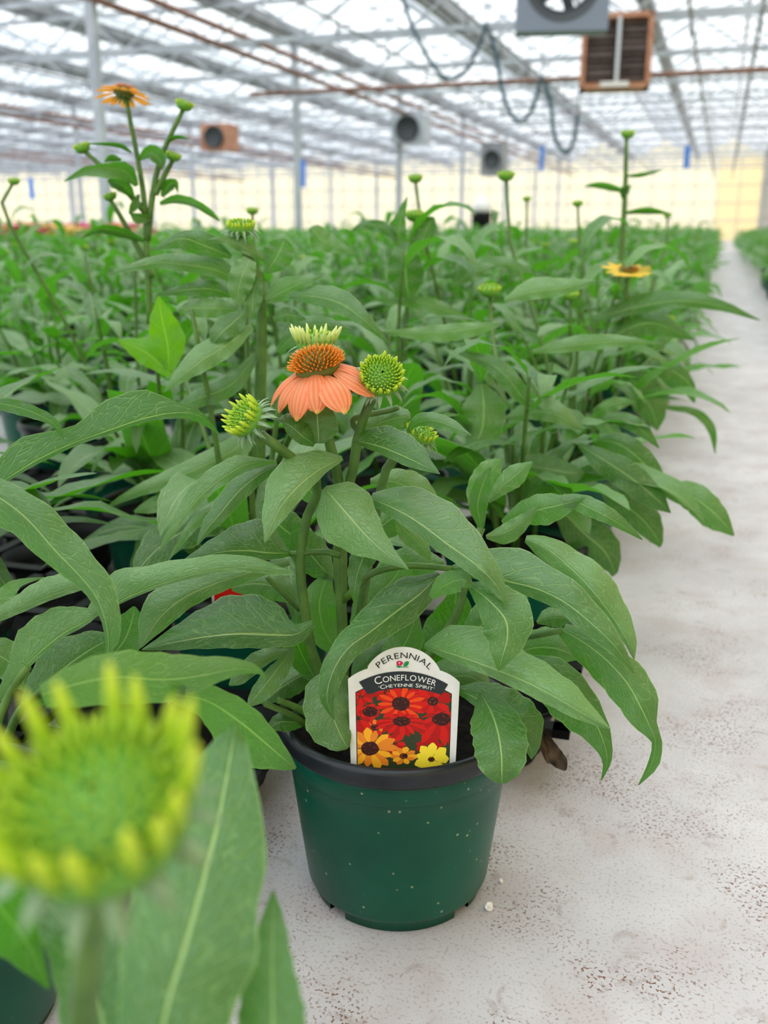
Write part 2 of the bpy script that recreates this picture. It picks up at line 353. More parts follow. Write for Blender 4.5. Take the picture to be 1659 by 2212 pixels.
# posts and trusses
ps = MB(); ps.box((0, 0, ZG/2), (.11, .11, ZG)); psme = ps.mesh('support_post', False); psme.materials.append(M['steel'])
ft = MB(); ft.box((0, 0, .01), (.22, .22, .02)); ftme = ft.mesh('foot_plate', False); ftme.materials.append(M['steel'])
POSTX = [1.5 if i == 0 else 1.6 - 9*i for i in range(6)]
for x in POSTX:
    for k in range(7):
        y = 10.8 + 6*k
        q = proj((x, y, 1.5))
        if q is None or not (-150 < q[0] < 1810): continue
        r = empty('support_post', (x, y, 0)); lab = 'grey steel post under a roof gutter between the plant beds' if x < 1 else 'grey steel post standing against the cream side wall'
        tag(r, lab, 'post', 'roof posts between the beds' if x < 1 else 'roof posts along the side wall')
        for nm, me in (('shaft', psme), ('foot_plate', ftme)):
            o = bpy.data.objects.new(nm, me); C.objects.link(o); o.parent = r
ch = MB(); ch.box((4.5, 0, 0), (8.9, .05, .06)); chme = ch.mesh('chord', False); chme.materials.append(M['steel'])
bl = math.hypot(.75, .5); br = MB(); br.box((0, 0, 0), (bl, .025, .03)); brme = br.mesh('brace', False); brme.materials.append(M['steel'])
for i in range(5):
    xa = 1.6 - 9*(i+1)
    for k in range(13):
        y = 10.8 + 3*k
        vis = any(q and -60 < q[0] < 1720 and q[1] > -60 for q in [proj((xa + 9*a/8, y, 3.0)) for a in range(9)])
        if not vis: continue
        r = empty('roof_truss', (xa, y, 0)); tag(r, 'pale grey lattice truss crossing under the glass roof', 'truss', 'lattice roof trusses')
        for z in (3.6, 3.1):
            o = bpy.data.objects.new('chord', chme); C.objects.link(o); o.parent = r; o.location = (0, 0, z)
        for j in range(12):
            o = bpy.data.objects.new('brace', brme); C.objects.link(o); o.parent = r; o.location = (.375 + .75*j, 0, 3.35)
            o.rotation_euler = (0, (1 if j % 2 else -1)*math.atan2(.5, .75), 0)
# heating pipes along the gutters
def pipe(name, pts, rad, mat, label, cat, group=None, n=8):
    m = MB(); m.tube(pts, rad, n); return tag(m.build(name, mat), label, cat, group)
for xx in (-7.2, -16.2, -25.2):
    for dx, z in ((0, 3.05), (.18, 3.22)):
        pipe('heating_pipe', [(xx+dx, 4, z), (xx+dx, Y1-.2, z)], .045, M['rust'], 'rusty brown heating pipe running below a gutter', 'pipe', 'heating pipes below the gutters')
pipe('heating_pipe', [(-7.2, 14.6, 2.5), (1.5, 14.6, 2.5)], .035, M['rust'], 'rusty brown pipe crossing the aisle behind the louvred heater', 'pipe')
for xx, z in ((-.55, 2.75), (.2, 2.75), (-3.2, 3.0), (-4.9, 3.0), (-11.5, 3.1)):
    r = empty('irrigation_line', (xx, 6, 0)); tag(r, 'thin grey irrigation line with drop hangers under the roof', 'pipe', 'irrigation lines')
    m = MB(); m.tube([(0, 0, z), (0, 43, z)], .018, 6); m.build('line', M['dark_steel'], r)
    for k in range(22):
        m = MB(); m.tube([(0, 2*k+.5, z), (0, 2*k+.5, 3.65)], .006, 4); m.tube([(0, 2*k+.5, z+.01), (0, 2*k+.5, z-.14)], .02, 5); m.build('hanger', M['dark_steel'], r)
# unit heater with louvres, facing the camera side
hc = Vector(PY(1330, 116, 13.8)); HD = float(np.array(hc) @ FH); hw = HD*.0685*.96; hh = HD*.0655
hr = empty('unit_heater', hc); hr.rotation_euler = (0, 0, math.radians(8)); tag(hr, 'square unit heater with rusty orange frame and dark louvres', 'heater')
m = MB(); t_ = .065
for c, s in (((0, 0, hh/2-t_/2), (hw, .5, t_)), ((0, 0, -hh/2+t_/2), (hw, .5, t_)), ((-hw/2+t_/2, 0, 0), (t_, .5, hh)), ((hw/2-t_/2, 0, 0), (t_, .5, hh))): m.box(c, s)
m.build('housing', M['rust_frame'], hr, False)
m = MB(); m.box((0, .2, 0), (hw-.1, .04, hh-.1)); m.build('back_plate', M['louvre_back'], hr, False)
m = MB(); m.box((.02, -.26, 0), (.045, .03, hh-.1)); m.build('centre_bar', M['white_bar'], hr, False)
for k in range(10):
    for sx in (-1, 1):
        m = MB(); m.box((sx*hw*.225, -.2, -hh/2+.12+k*(hh-.2)/9.6), (hw*.4, .012, .048), Matrix.Rotation(math.radians(-38 - 10*((k*7+sx) % 3)), 3, 'X')); m.build('louvre', M['louvre'], hr, False)
m = MB(); m.box((.0, -.27, -hh/2+.045), (.36, .02, .06)); m.build('name_plate', M['white'], hr, False)
for sx in (-1, 1):
    m = MB(); m.tube([(sx*.3, 0, hh/2), (sx*.3, 0, 3.1-hc.z)], .012, 5); m.build('hanger_rod', M['dark_steel'], hr)
# air fan above it
fc = Vector(PY(1216, -36, 10.8)); fr = empty('air_fan', fc); fr.rotation_euler = (0, 0, math.radians(12)); tag(fr, 'grey square box fan hanging from the roof', 'fan')
fw = .93; m = MB(); n_ = 32; rr = .36; vs1 = []
for k in range(n_):
    a = 2*math.pi*k/n_; cx, cz = math.cos(a), math.sin(a); s_ = fw/2/max(abs(cx), abs(cz))
    vs1 += [(cx*rr, -.15, cz*rr), (cx*s_, -.15, cz*s_), (cx*s_, .15, cz*s_), (cx*rr, .15, cz*rr)]
fs = []
for k in range(n_):
    a, b = 4*k, 4*((k+1) % n_)
    for q in range(3): fs.append((a+q, b+q, b+q+1, a+q+1))
m.add(vs1, fs); m.build('box', M['fan_box'], fr, False)
m = MB(); m.lathe([(rr+.02, -.19), (rr-.08, -.12), (rr-.09, .12), (rr+.02, .16)], 32); o = m.build('shroud', M['fan_ring'], fr); o.rotation_euler = (math.pi/2, 0, 0)
m = MB(); m.tube([(0, -.1, 0), (0, .1, 0)], .07, 12); m.build('hub', M['fan_ring'], fr)
for k in range(5):
    a = 2*math.pi*k/5; m = MB(); m.box((math.cos(a)*.16, 0, math.sin(a)*.16), (.2, .012, .11), Matrix.Rotation(-a, 3, 'Y') @ Matrix.Rotation(.5, 3, 'X')); m.build('blade', M['fan_ring'], fr, False)
m = MB(); m.tube([(0, 0, fw/2), (0, 0, 3.1-fc.z)], .015, 5); m.build('hanger_rod', M['dark_steel'], fr)
# more distant heaters
def far_heater(px, py, Y, w, h, mat, label):
    c = Vector(PY(px, py, Y)); r = empty('unit_heater', c); tag(r, label, 'heater')
    m = MB(); m.box((0, 0, 0), (w, .6, h)); m.build('housing', mat, r, False)
    m = MB(); m.lathe([(.01, 0), (w*.3, .0), (w*.34, .06), (w*.36, .0)], 20); o = m.build('fan_ring', M['fan_ring'], r); o.rotation_euler = (math.pi/2, 0, 0); o.location = (0, -.31, 0)
    m = MB(); m.tube([(0, 0, h/2), (0, 0, 3.1-c.z)], .015, 5); m.build('hanger_rod', M['dark_steel'], r)
far_heater(475, 298, 22.8, .75, .62, M['rust_frame'], 'small rusty heater hanging beyond the amber flower')
far_heater(888, 280, 22.8, .8, .62, M['steel'], 'pale heater hanging under the long brown pipes')
far_heater(1068, 345, 25.8, .6, .8, M['dark_steel'], 'dark grey box hanging beside the hose loops')
# hanging hose loops
def hose(pts, Y, label):
    q = crom([(x, y, 0) for x, y in pts], 40); p3 = [PY(a[0], a[1], Y) for a in q]; r = empty('water_hose', (p3[0][0], Y, 0)); tag(r, label, 'hose'); b = np.array(r.location)
    m = MB(); m.tube([a - b for a in p3], .022*Y/11, 6); m.build('hose', M['hose'], r)
    for e in (p3[0], p3[-1]):
        m = MB(); e = e - b; m.tube([e, (e[0], 0, 3.12)], .006, 4); m.build('hook_wire', M['dark_steel'], r)
hose([(868, -10), (890, 55), (925, 125), (962, 168), (1000, 160), (1030, 110), (1052, 48)], 10.8, 'dark teal hose hanging in a wide loop below the roof')
hose([(1054, 55), (1072, 120), (1085, 195), (1103, 245), (1125, 262), (1150, 235), (1170, 165)], 13.8, 'dark teal hose loop beside the wide one')
hose([(1172, 165), (1188, 220), (1200, 300), (1225, 330), (1240, 300), (1248, 250)], 16.8, 'small distant loop of teal hose')
for px, y0, y1, Y in ((1170, 315, 370, 16.8), (1484, 315, 365, 13.8), (655, 345, 405, 13.8), (68, 385, 430, 10.8), (235, 385, 425, 16.8)):
    a, b = PY(px, y0, Y), PY(px, y1, Y); r = empty('sticky_card', ((a+b)/2)); tag(r, 'blue sticky card hanging over the plants', 'card', 'blue sticky cards')
    m = MB(); m.box((0, 0, 0), (.075, .004, abs(a[2]-b[2]))); m.build('card', M['blue'], r, False)
    m = MB(); m.tube([(0, 0, abs(a[2]-b[2])/2), (0, 0, 3.12 - (a[2]+b[2])/2)], .003, 4); m.build('string', M['dark_steel'], r)
# far bin with sack
c = floor_pt(1040, 545); c = P(1040, 470, 20); r = empty('supply_bin', (c[0], c[1], 0)); tag(r, 'black bin with a pale sack on it far along the beds', 'bin'); r.scale = (1, 1, 1.3)
m = MB(); m.lathe([(.01, 0), (.18, 0), (.2, .55), (.21, .62), (.19, .62)], 16); m.build('bin', M['black'], r)
m = MB(); m.lathe([(.01, .6), (.17, .6), (.19, .68), (.13, .78), (.04, .83), (.0, .84)], 12, wob=lambda r_, z, a: r_*(1+.12*math.sin(3*a+z*9))); m.build('sack', M['white'], r)

# ------------------------------------------------------------------ plant building blocks
SP, DX = .42, .22
def lattice(i, j):
    return (-.185 - DX*i, (.573 if i % 2 == 0 else .363) + SP*j)
def fwd(xy): return float(np.array([xy[0], xy[1], 0]) @ FH)
# --- pot, shared by every plant: body with groove and slotted foot, black rim, soil
PH = .138
def pot_meshes():
    b = MB()
    b.lathe([(.0, .010), (.055, .008), (.0650, .009), (.0662, .012), (.0715, .055), (.0760, .094), (.0772, .1075), (.0780, .1082), (.0790, .1098), (.0800, .118), (.0808, .126), (.0785, .126), (.0770, .112)], 64)
    for k in range(4):
        a = math.radians(31 + 90*k)
        b.lathe([(.053, .010), (.054, .0), (.0615, .0), (.0625, .010)], 14, a0=a, a1=a+math.radians(76))
    r = MB(); r.lathe([(.0785, .118), (.0785, .1345), (.0795, .1375), (.0815, .1385), (.0842, .1372), (.0850, .1345), (.0846, .1265), (.0836, .1245), (.0800, .1245)], 64)
    s = MB(); rnd = random.Random(5); n, k = 40, 9; vs_ = [(0, 0, .118)]; fs = []
    for i in range(1, k+1):
        for j in range(n):
            a = 2*math.pi*j/n; q = .0778*i/k
            vs_.append((q*math.cos(a), q*math.sin(a), .117 + (rnd.uniform(-.004, .004) if i < k else 0)))
    for j in range(n): fs.append((0, 1+j, 1+(j+1) % n))
    for i in range(k-1):
        for j in range(n): fs.append((1+i*n+j, 1+(i+1)*n+j, 1+(i+1)*n+(j+1) % n, 1+i*n+(j+1) % n))
    s.add(vs_, fs); out = []
    for mb, nm, mt in ((b, 'pot', 'pot'), (r, 'rim', 'rim'), (s, 'soil', 'soil')):
        me = mb.mesh(nm); me.materials.append(M[mt]); out.append(me)
    return out
POTM, RIMM, SOILM = pot_meshes()
def add_pot(root, rz=0.0, soil=True):
    o = bpy.data.objects.new('pot', POTM); C.objects.link(o); o.parent = root; o.rotation_euler = (0, 0, rz)
    r = bpy.data.objects.new('rim', RIMM); C.objects.link(r); r.parent = o
    if soil: s = bpy.data.objects.new('soil', SOILM); C.objects.link(s); s.parent = o
    return o
# --- leaves traced from the photo: midrib pixels, distance, width either side
def tleaf(root, axis_d, pts, mat, el=.5, er=.5, wave=.10, seed=0, absd=False, nu=22, nv=8, name='leaf', tilt=0.0, wide=1.0):
    base = np.array(root.location); rnd = random.Random(seed*7919+int(abs(pts[0][0])*13+pts[0][1]))
    q = crom(pts, nu); ph, ph2 = rnd.uniform(0, 6), rnd.uniform(0, 6); fr = rnd.uniform(2.5, 4.5)
    wl, wr = np.maximum(q[:, 3]*wide, .6), np.maximum(q[:, 4]*wide, .6); ml, mr = wl.max(), wr.max()
    tg = np.gradient(q[:, :2], axis=0); tg /= np.linalg.norm(tg, axis=1)[:, None] + 1e-9
    nrm = np.stack([tg[:, 1], -tg[:, 0]], 1); vs_, uv = [], []
    for i in range(nu):
        s = i/(nu-1)
        for k in range(nv+1):
            u = 1 - 2*k/nv
            w, e, mx = (wl[i], el, ml) if u > 0 else (wr[i], er, mr)
            ww = w*abs(u)*(1 + .04*math.sin(2*math.pi*fr*s*1.7 + ph2 + (2 if u > 0 else 0))*u*u)
            sg = 1 if u > 0 else -1
            px = q[i, 0] + nrm[i, 0]*ww*sg; py = q[i, 1] + nrm[i, 1]*ww*sg
            d = q[i, 2] if absd else axis_d - q[i, 2]/100
            d -= (e*(w/mx)*u*u + wave*(w/mx)*u*u*math.sin(2*math.pi*fr*s + ph + (1.7 if u > 0 else 0)))*.01*(axis_d/.6 if not absd else .6)
            if tilt:      # the side that points up lies further back, so the blade faces the sky
                upn = -nrm[i, 1]*sg; d += tilt*w*(axis_d/F)*(max(0, upn)*abs(u)**1.4 + .2*u*u)
            vs_.append(P(px, py, d) - base); uv.append(((1-u)/2, s))
    fs = [(i*(nv+1)+k, i*(nv+1)+k+1, (i+1)*(nv+1)+k+1, (i+1)*(nv+1)+k) for i in range(nu-1) for k in range(nv)]
    m = MB(); m.add(vs_, fs, uv); return m.build(name, mat, root)
def pstem(root, axis_d, pts, r0, r1, mat=None, absd=False, name='stem'):
    q = crom(pts, 16); base = np.array(root.location)
    p3 = [P(a[0], a[1], a[2] if absd else axis_d - a[2]/100) - base for a in q]
    m = MB(); m.tube(p3, list(np.linspace(r0, r1, 16)), 10); return m.build(name, mat or M['stem'], root), p3
# --- flower heads
def frame(axis):
    a = Vector(axis).normalized(); x = a.orthogonal().normalized(); y = a.cross(x); return Matrix((x, y, a)).transposed()
def spikes(mb, fr, c, R, n, hgt, length, rad, cap, splay=1.0, rnd=None, ndome=1.0):
    ga = math.pi*(3-math.sqrt(5))
    for k in range(n):
        t = math.sqrt((k+.5)/n); th = t*cap; a = k*ga
        nrm = Vector((math.sin(th)*math.cos(a), math.sin(th)*math.sin(a), math.cos(th)))
        p = Vector((nrm.x*R, nrm.y*R, nrm.z*hgt))
        dr = Vector((nrm.x*splay, nrm.y*splay, max(.15, nrm.z) + .35)).normalized()
        L = length*(.55 + .45*min(1, t*1.5))*(1 + (rnd.uniform(-.15, .15) if rnd else 0)); r = rad*(.6+.4*t)
        x = dr.orthogonal().normalized(); y = dr.cross(x); vs_, uv = [], []
        for s, w in ((0, .7), (.45, 1), (.85, .6)):
            for q in range(5):
                an = 2*math.pi*q/5; vs_.append(c + fr @ (p + dr*L*s + (x*math.cos(an)+y*math.sin(an))*r*w)); uv.append((q/5, s))
        vs_.append(c + fr @ (p + dr*L)); uv.append((0, 1))
        fs = [(i*5+q, i*5+(q+1) % 5, i*5+5+(q+1) % 5, i*5+5+q) for i in range(2) for q in range(5)] + [(10+q, 10+(q+1) % 5, 15) for q in range(5)]
        mb.add(vs_, fs, uv)
def strip(fr, c, az, r0, z0, L, w, a0, a1, nu=9, nv=4, cup=.25, notch=False, prof=None, rnd=None):
    """petal or sepal: starts on a ring of radius r0, bends from elevation a0 to a1"""
    out = Vector((math.cos(az), math.sin(az), 0)); side = Vector((-math.sin(az), math.cos(az), 0)); p = out*r0 + Vector((0, 0, z0))
    vs_, uv = [], []
    for i in range(nu):
        s = i/(nu-1); el = a0 + (a1-a0)*s; dr = out*math.cos(el) + Vector((0, 0, math.sin(el))); up = -out*math.sin(el) + Vector((0, 0, math.cos(el)))
        if i: p = p + dr*L/(nu-1)
        wd_ = w*(prof(s) if prof else math.sin(math.pi*min(1, .12+s*.86))**.6)
        for k in range(nv+1):
            u = -1 + 2*k/nv
            q = p + side*u*wd_/2 - up*cup*wd_*u*u
            if notch and i == nu-1: q = q - dr*L*.05*(1-abs(abs(u)-.5)*2)*0 - dr*L*.05*(1 if abs(u) > .9 or abs(u) < .1 else 0)
            vs_.append(c + fr @ q); uv.append((k/nv, s))
    fs = [(i*(nv+1)+k, i*(nv+1)+k+1, (i+1)*(nv+1)+k+1, (i+1)*(nv+1)+k) for i in range(nu-1) for k in range(nv)]
    return vs_, fs, uv
def bud(root, c, axis, R, ray='bud_ray', spike='bud_spike', nray=18, nsp=110, raylen=.7, splay=.5, seed=1, simple=False, cap=1.25, seplen=.75):
    """unopened head: domed core, fine inner spikes, ring of ray spikes, drooping sepals"""
    rnd = random.Random(seed); fr = frame(axis); c = Vector(c) - root.location
    core = MB(); prof = [(.0, -.62*R), (.35*R, -.6*R), (.8*R, -.38*R), (.97*R, -.05*R), (.9*R, .2*R), (.6*R, .42*R), (0.001, .5*R)]
    core.lathe(prof, 20); core.v = [tuple(c + fr @ Vector(v)) for v in core.v]; h = core.build('flower_bud', M['bud_green'], root)
    sp = MB(); spikes(sp, fr, c, .86*R, nsp, .48*R, .34*R, .06*R, cap, .8, rnd); sp.build('inner_florets', M[spike], h)
    for k in range(nray):
        az = 2*math.pi*(k+rnd.uniform(-.25, .25))/nray; L = R*raylen*rnd.uniform(.8, 1.15)
        el = math.pi/2 - splay*rnd.uniform(.6, 1.2); m = MB()
        dr = Vector((math.cos(az)*math.cos(el), math.sin(az)*math.cos(el), math.sin(el))); p = Vector((math.cos(az)*.88*R, math.sin(az)*.88*R, .02*R))
        x = dr.orthogonal().normalized(); y = dr.cross(x); r_ = .115*R; vs_, uv = [], []
        for s, w in ((0, .8), (.35, 1), (.7, .75), (.92, .35)):
            for q in range(6):
                an = 2*math.pi*q/6; vs_.append(c + fr @ (p + dr*L*s + (x*math.cos(an)+y*math.sin(an))*r_*w)); uv.append((q/6, s))
        vs_.append(c + fr @ (p + dr*L)); uv.append((0, 1))
        fs = [(i*6+q, i*6+(q+1) % 6, i*6+6+(q+1) % 6, i*6+6+q) for i in range(3) for q in range(6)] + [(18+q, 18+(q+1) % 6, 24) for q in range(6)]
        m.add(vs_, fs, uv); m.build('ray_floret', M[ray], h)
    if not simple:
        for ring, (nn, z0, a0, a1) in enumerate(((15, -.12*R, .1, -.9), (13, -.3*R, -.2, -1.3))):
            for k in range(nn):
                az = 2*math.pi*(k+.5*ring+rnd.uniform(-.2, .2))/nn; m = MB()
                m.add(*strip(fr, c, az, .82*R, z0, R*seplen*rnd.uniform(.75, 1.2), .26*R, a0, a1, 6, 2, .2, prof=lambda s: max(.05, (1-s)**.7)))
                m.build('sepal', M['sepal'], h)
    return h
def cone_flower(root, c, axis, R, plen, pw, mat, n=13, a0=-.3, a1=-1.2, seed=2, nsp=230, hgt=.75, a_rnd=.15, azs=None, coneh=.42, dark=True):
    rnd = random.Random(seed); fr = frame(axis); c = Vector(c) - root.location
    core = MB(); core.lathe([(.0, -.45*R), (.5*R, -.4*R), (.93*R, -.08*R), (.9*R, .15*R), (.6*R, hgt*.6*R), (.001, hgt*.75*R)], 24)
    core.v = [tuple(c + fr @ Vector(v)) for v in core.v]; h = core.build('flower_head', M['cone_core'], root)
    sp = MB(); spikes(sp, fr, c, .85*R, nsp, hgt*.72*R, coneh*R, .05*R, 1.5, 1.1, rnd); tag(sp.build('cone_florets', M['cone_spike'], h), kind='stuff')
    pf = lambda s_: (.42 + .58*math.sin(math.pi/2*min(1, s_/.5))) if s_ < .5 else max(.10, 1 - .9*((s_-.5)/.5)**2.4)
    for k in range(n):
        az = 2*math.pi*(k+rnd.uniform(-.18, .18))/n if azs is None else azs[k]; m = MB()
        m.add(*strip(fr, c, az, .86*R, -.05*R + rnd.uniform(-.12, .06)*R, plen*rnd.uniform(.86, 1.1), pw*rnd.uniform(.85, 1.1), a0+rnd.uniform(-a_rnd, a_rnd), a1+rnd.uniform(-a_rnd, a_rnd), 12, 6, .16, True, prof=pf))
        m.build('petal', mat, h)
    for k in range(14):
        az = 2*math.pi*k/14; m = MB()
        m.add(*strip(fr, c, az, .5*R, -.38*R, R*.7, .26*R, -.2, -1.0, 6, 2, .2, prof=lambda s: max(.05, (1-s)**.7))); m.build('sepal', M['sepal'], h)
    return h

# ------------------------------------------------------------------ the tagged coneflower in front of the bed
HXY = lattice(0, 0); HDD = fwd(HXY)
hero = empty('potted_coneflower', (HXY[0], HXY[1], 0)); tag(hero, 'coneflower with one orange bloom and green buds in the tagged green pot', 'potted plant')
add_pot(hero, math.radians(41))
HM, PL, LG = M['leaf'], M['leaf'], M['leaf']
hero_leaves = [
 (HM, [(740,990,3,4,6),(690,1015,4,14,45),(640,1055,5.5,22,60),(600,1105,6.5,20,34),(572,1172,7.5,1,1)]),
 (HM, [(700,1054,3,6,6),(722,1078,4,50,45),(752,1112,5,58,66),(790,1155,6,40,50),(830,1192,7,22,22),(882,1230,8,1,1)]),
 (HM, [(800,1077,2,12,10),(850,1098,4,50,18),(905,1130,5,68,22),(969,1178,6.5,66,22),(1031,1222,8,40,22),(1070,1262,8.5,20,16),(1099,1311,9,1,1)]),
 (HM, [(765,951,1,4,4),(795,958,2,34,10),(835,970,3,46,14),(884,991,4,40,16),(915,1006,4.5,22,10),(950,1024,5,1,1)]),
 (HM, [(786,940,-1,3,3),(815,918,-1,22,20),(848,905,-1,26,24),(876,900,-1,16,20),(886,905,-1,2,2)]),
 (HM, [(880,930,-1,3,3),(905,912,0,16,8),(935,908,1,16,14),(974,920,2,14,12),(1018,941,3,1,1)]),
 (HM, [(688,958,2,10,10),(688,935,2,42,38),(686,905,2,40,38),(684,870,1.5,22,22),(682,850,1,8,8)]),
 (HM, [(680,960,2,6,6),(655,944,3,16,24),(630,922,3,16,22),(610,912,3,3,3)]),
 (HM, [(648,925,0,3,3),(625,908,0,8,14),(598,908,0,2,2)]),
 (HM, [(598,1000,0,4,4),(560,998,1,10,8),(512,1012,2,14,26),(440,1065,3,12,28),(385,1132,4,8,16),(344,1191,4.5,1,1)]),
 (HM, [(600,1005,2,4,4),(560,1025,3.5,16,14),(515,1062,4.5,20,26),(475,1110,5.5,16,22),(445,1145,6,10,12),(426,1178,6.5,1,1)]),
 (LG, [(560,1040,0,4,4),(490,1075,1,14,10),(420,1130,1.5,12,10),(361,1214,2,1,1)]),
 (HM, [(626,1195,1,6,4),(580,1195,2,14,60),(530,1190,2.5,16,60),(470,1194,3,12,32),(388,1217,3,1,1)]),
 (HM, [(625,1215,2,6,8),(560,1232,3,14,16),(480,1255,4,20,28),(400,1290,5,24,44),(345,1335,5.5,24,44),(305,1395,6,4,6)]),
 (HM, [(676,1345,5,8,6),(640,1370,6,20,24),(590,1372,6.5,26,68),(510,1370,7,28,80),(430,1378,7,22,52),(365,1390,7,14,24),(306,1404,7,1,1)]),
 (HM, [(634,1398,4,4,4),(612,1428,5,20,10),(580,1470,6,26,18),(552,1505,6.5,18,14),(535,1527,7,2,2)]),
 (HM, [(625,1405,2,4,4),(570,1425,3,12,22),(520,1465,4,12,22),(495,1480,4,2,2)]),
 (HM, [(950,1240,2,8,6),(905,1285,4,30,46),(855,1322,6,36,52),(800,1365,8,26,42),(750,1402,9.5,24,30),(717,1455,10.5,24,24),(706,1510,11,16,14),(722,1555,11,1,1)]),
 (HM, [(790,1168,3,6,4),(785,1200,4,26,24),(772,1240,4.5,12,20),(766,1275,5,10,10),(769,1312,5,1,1)]),
 (HM, [(975,1228,2,6,6),(1040,1240,3,50,14),(1095,1256,4,72,16),(1157,1271,5,56,20),(1215,1298,6,46,22),(1270,1340,7,36,24),(1325,1392,8,20,18),(1370,1454,8.5,1,1)]),
 (LG, [(1135,1165,-1,8,6),(1175,1180,0,22,24),(1220,1215,1,34,22),(1275,1270,3,46,18),(1325,1335,4,34,14),(1355,1385,5,20,8),(1370,1425,5.5,1,1)]),
 (PL, [(1012,1262,6,6,6),(1050,1292,8,40,26),(1090,1335,9,58,50),(1096,1375,9.5,42,48),(1086,1415,10,24,26),(1077,1449,10,2,2)]),
 (LG, [(930,1290,5,6,6),(965,1262,6,24,22),(1000,1252,7,16,22),(1020,1268,7,4,4)]),
 (PL, [(916,1396,4,6,4),(960,1408,6,56,12),(1025,1430,8,70,16),(1090,1455,9,60,18),(1150,1480,10,52,22),(1215,1515,11,42,20),(1265,1545,11.5,24,14),(1319,1575,12,1,1)]),
 (HM, [(1130,1425,4,10,10),(1190,1455,5,36,50),(1240,1500,5.5,36,60),(1280,1550,6,26,50),(1303,1600,6.5,18,26),(1312,1645,7,8,10),(1299,1685,7,1,1)]),
 (HM, [(1215,1360,2,14,14),(1265,1390,3,30,36),(1315,1430,4,36,44),(1358,1480,5,44,44),(1385,1530,6,38,36),(1405,1572,6.5,14,24),(1416,1600,7,14,8),(1408,1650,7,14,8),(1379,1696,7,1,1)]),
 (HM, [(1160,1345,0,3,3),(1185,1335,0,20,18),(1215,1335,0,16,18),(1235,1340,0,2,2)]),
 (HM, [(1040,1500,6,10,10),(1062,1540,8,40,46),(1076,1585,9.5,56,52),(1083,1630,10.5,52,52),(1084,1668,11,38,40),(1084,1692,11,10,10)]),
 (HM, [(990,1490,5,8,8),(1030,1510,6,40,14),(1080,1545,7,60,22),(1125,1585,8,56,20),(1145,1615,8,22,12),(1148,1640,8,1,1)]),
 (HM, [(745,1455,4,10,12),(720,1490,5,34,50),(716,1530,6,36,56),(728,1570,6.5,30,56),(745,1605,7,14,30),(752,1616,7,4,6)]),
 (HM, [(665,1560,3,4,4),(635,1560,3.5,16,12),(605,1560,4,20,18),(578,1575,4,4,4)]),
 (LG, [(1040,1120,-6,4,4),(1035,1070,-6,26,20),(1060,1020,-6,28,22),(1085,990,-6,2,2)]),
 (LG, [(1055,1085,-5,3,3),(1085,1050,-5,16,18),(1115,1025,-5,22,22),(1150,998,-5,2,2)]),
 (LG, [(1085,1130,-5,6,6),(1130,1110,-4,24,22),(1175,1098,-3,30,34),(1220,1088,-2.5,18,22),(1264,1075,-2,1,1)]),
 (LG, [(1215,1075,-3,8,8),(1260,1090,-2,20,18),(1310,1115,-1,20,14),(1350,1140,-1,12,8),(1388,1166,-1,1,1)]),
 (LG, [(1050,1160,-3,4,4),(1090,1150,-3,16,24),(1130,1125,-3,14,16),(1163,1092,-3,1,1)]),
 (LG, [(1040,1140,-4,6,6),(1032,1090,-4,18,20),(1045,1040,-4,16,16),(1060,1010,-4,2,2)]),
 (HM, [(930,1210,-3,4,4),(910,1180,-3,16,16),(880,1150,-3,20,22),(855,1125,-3,4,4)]),
 # inner leaves in the shade of the crown
 (HM, [(690,1480,-1,6,6),(660,1430,-1,26,26),(640,1380,0,30,30),(640,1330,0,6,6)]),
 (HM, [(830,1480,-2,6,6),(850,1430,-2,30,30),(880,1380,-2,34,34),(900,1330,-2,6,6)]),
 (HM, [(900,1500,-1,8,8),(950,1470,0,34,34),(1010,1460,1,38,38),(1060,1490,1,6,6)]),
 (HM, [(720,1250,-3,6,6),(690,1220,-3,30,30),(660,1180,-3,36,36),(640,1130,-3,6,6)]),
 (HM, [(760,1350,-4,6,6),(800,1300,-4,34,34),(850,1250,-4,40,40),(880,1200,-4,6,6)]),
 (HM, [(640,1300,-4,6,6),(600,1270,-4,30,30),(550,1260,-4,34,34),(500,1270,-4,6,6)]),
 (HM, [(1000,1400,-3,8,8),(1040,1350,-3,34,34),(1090,1310,-3,40,40),(1140,1290,-3,6,6)]),
 (LG, [(800,1040,-4,6,6),(850,1040,-4,26,26),(900,1060,-4,32,32),(950,1090,-4,4,4)]),
 (HM, [(735,1420,-3,6,6),(700,1360,-3,34,34),(690,1300,-3,38,38),(710,1235,-3,4,4)]),
 (HM, [(760,1480,-4,6,6),(800,1430,-4,34,34),(850,1400,-4,36,36),(910,1395,-4,4,4)]),
 (HM, [(790,1300,-5,6,6),(840,1250,-5,36,36),(900,1220,-5,40,40),(960,1215,-5,4,4)]),
 (HM, [(880,1480,-5,6,6),(940,1400,-5,40,40),(980,1330,-5,40,40),(985,1260,-5,4,4)]),
 (HM, [(700,1450,-3,6,6),(650,1460,-2,28,28),(600,1490,-1,26,26),(565,1520,-1,4,4)]),
 (HM, [(690,1200,-4,6,6),(650,1170,-4,34,34),(600,1130,-4,36,36),(570,1080,-4,4,4)]),
 (HM, [(780,1180,-5,6,6),(820,1140,-5,30,30),(860,1110,-5,30,30),(900,1090,-5,4,4)]),
 (LG, [(700,1100,-3,6,6),(670,1060,-3,24,24),(640,1020,-3,24,24),(625,985,-3,4,4)]),
 (HM, [(1100,1420,-4,8,8),(1150,1400,-4,34,34),(1200,1400,-3,38,38),(1250,1420,-3,6,6)]),
]
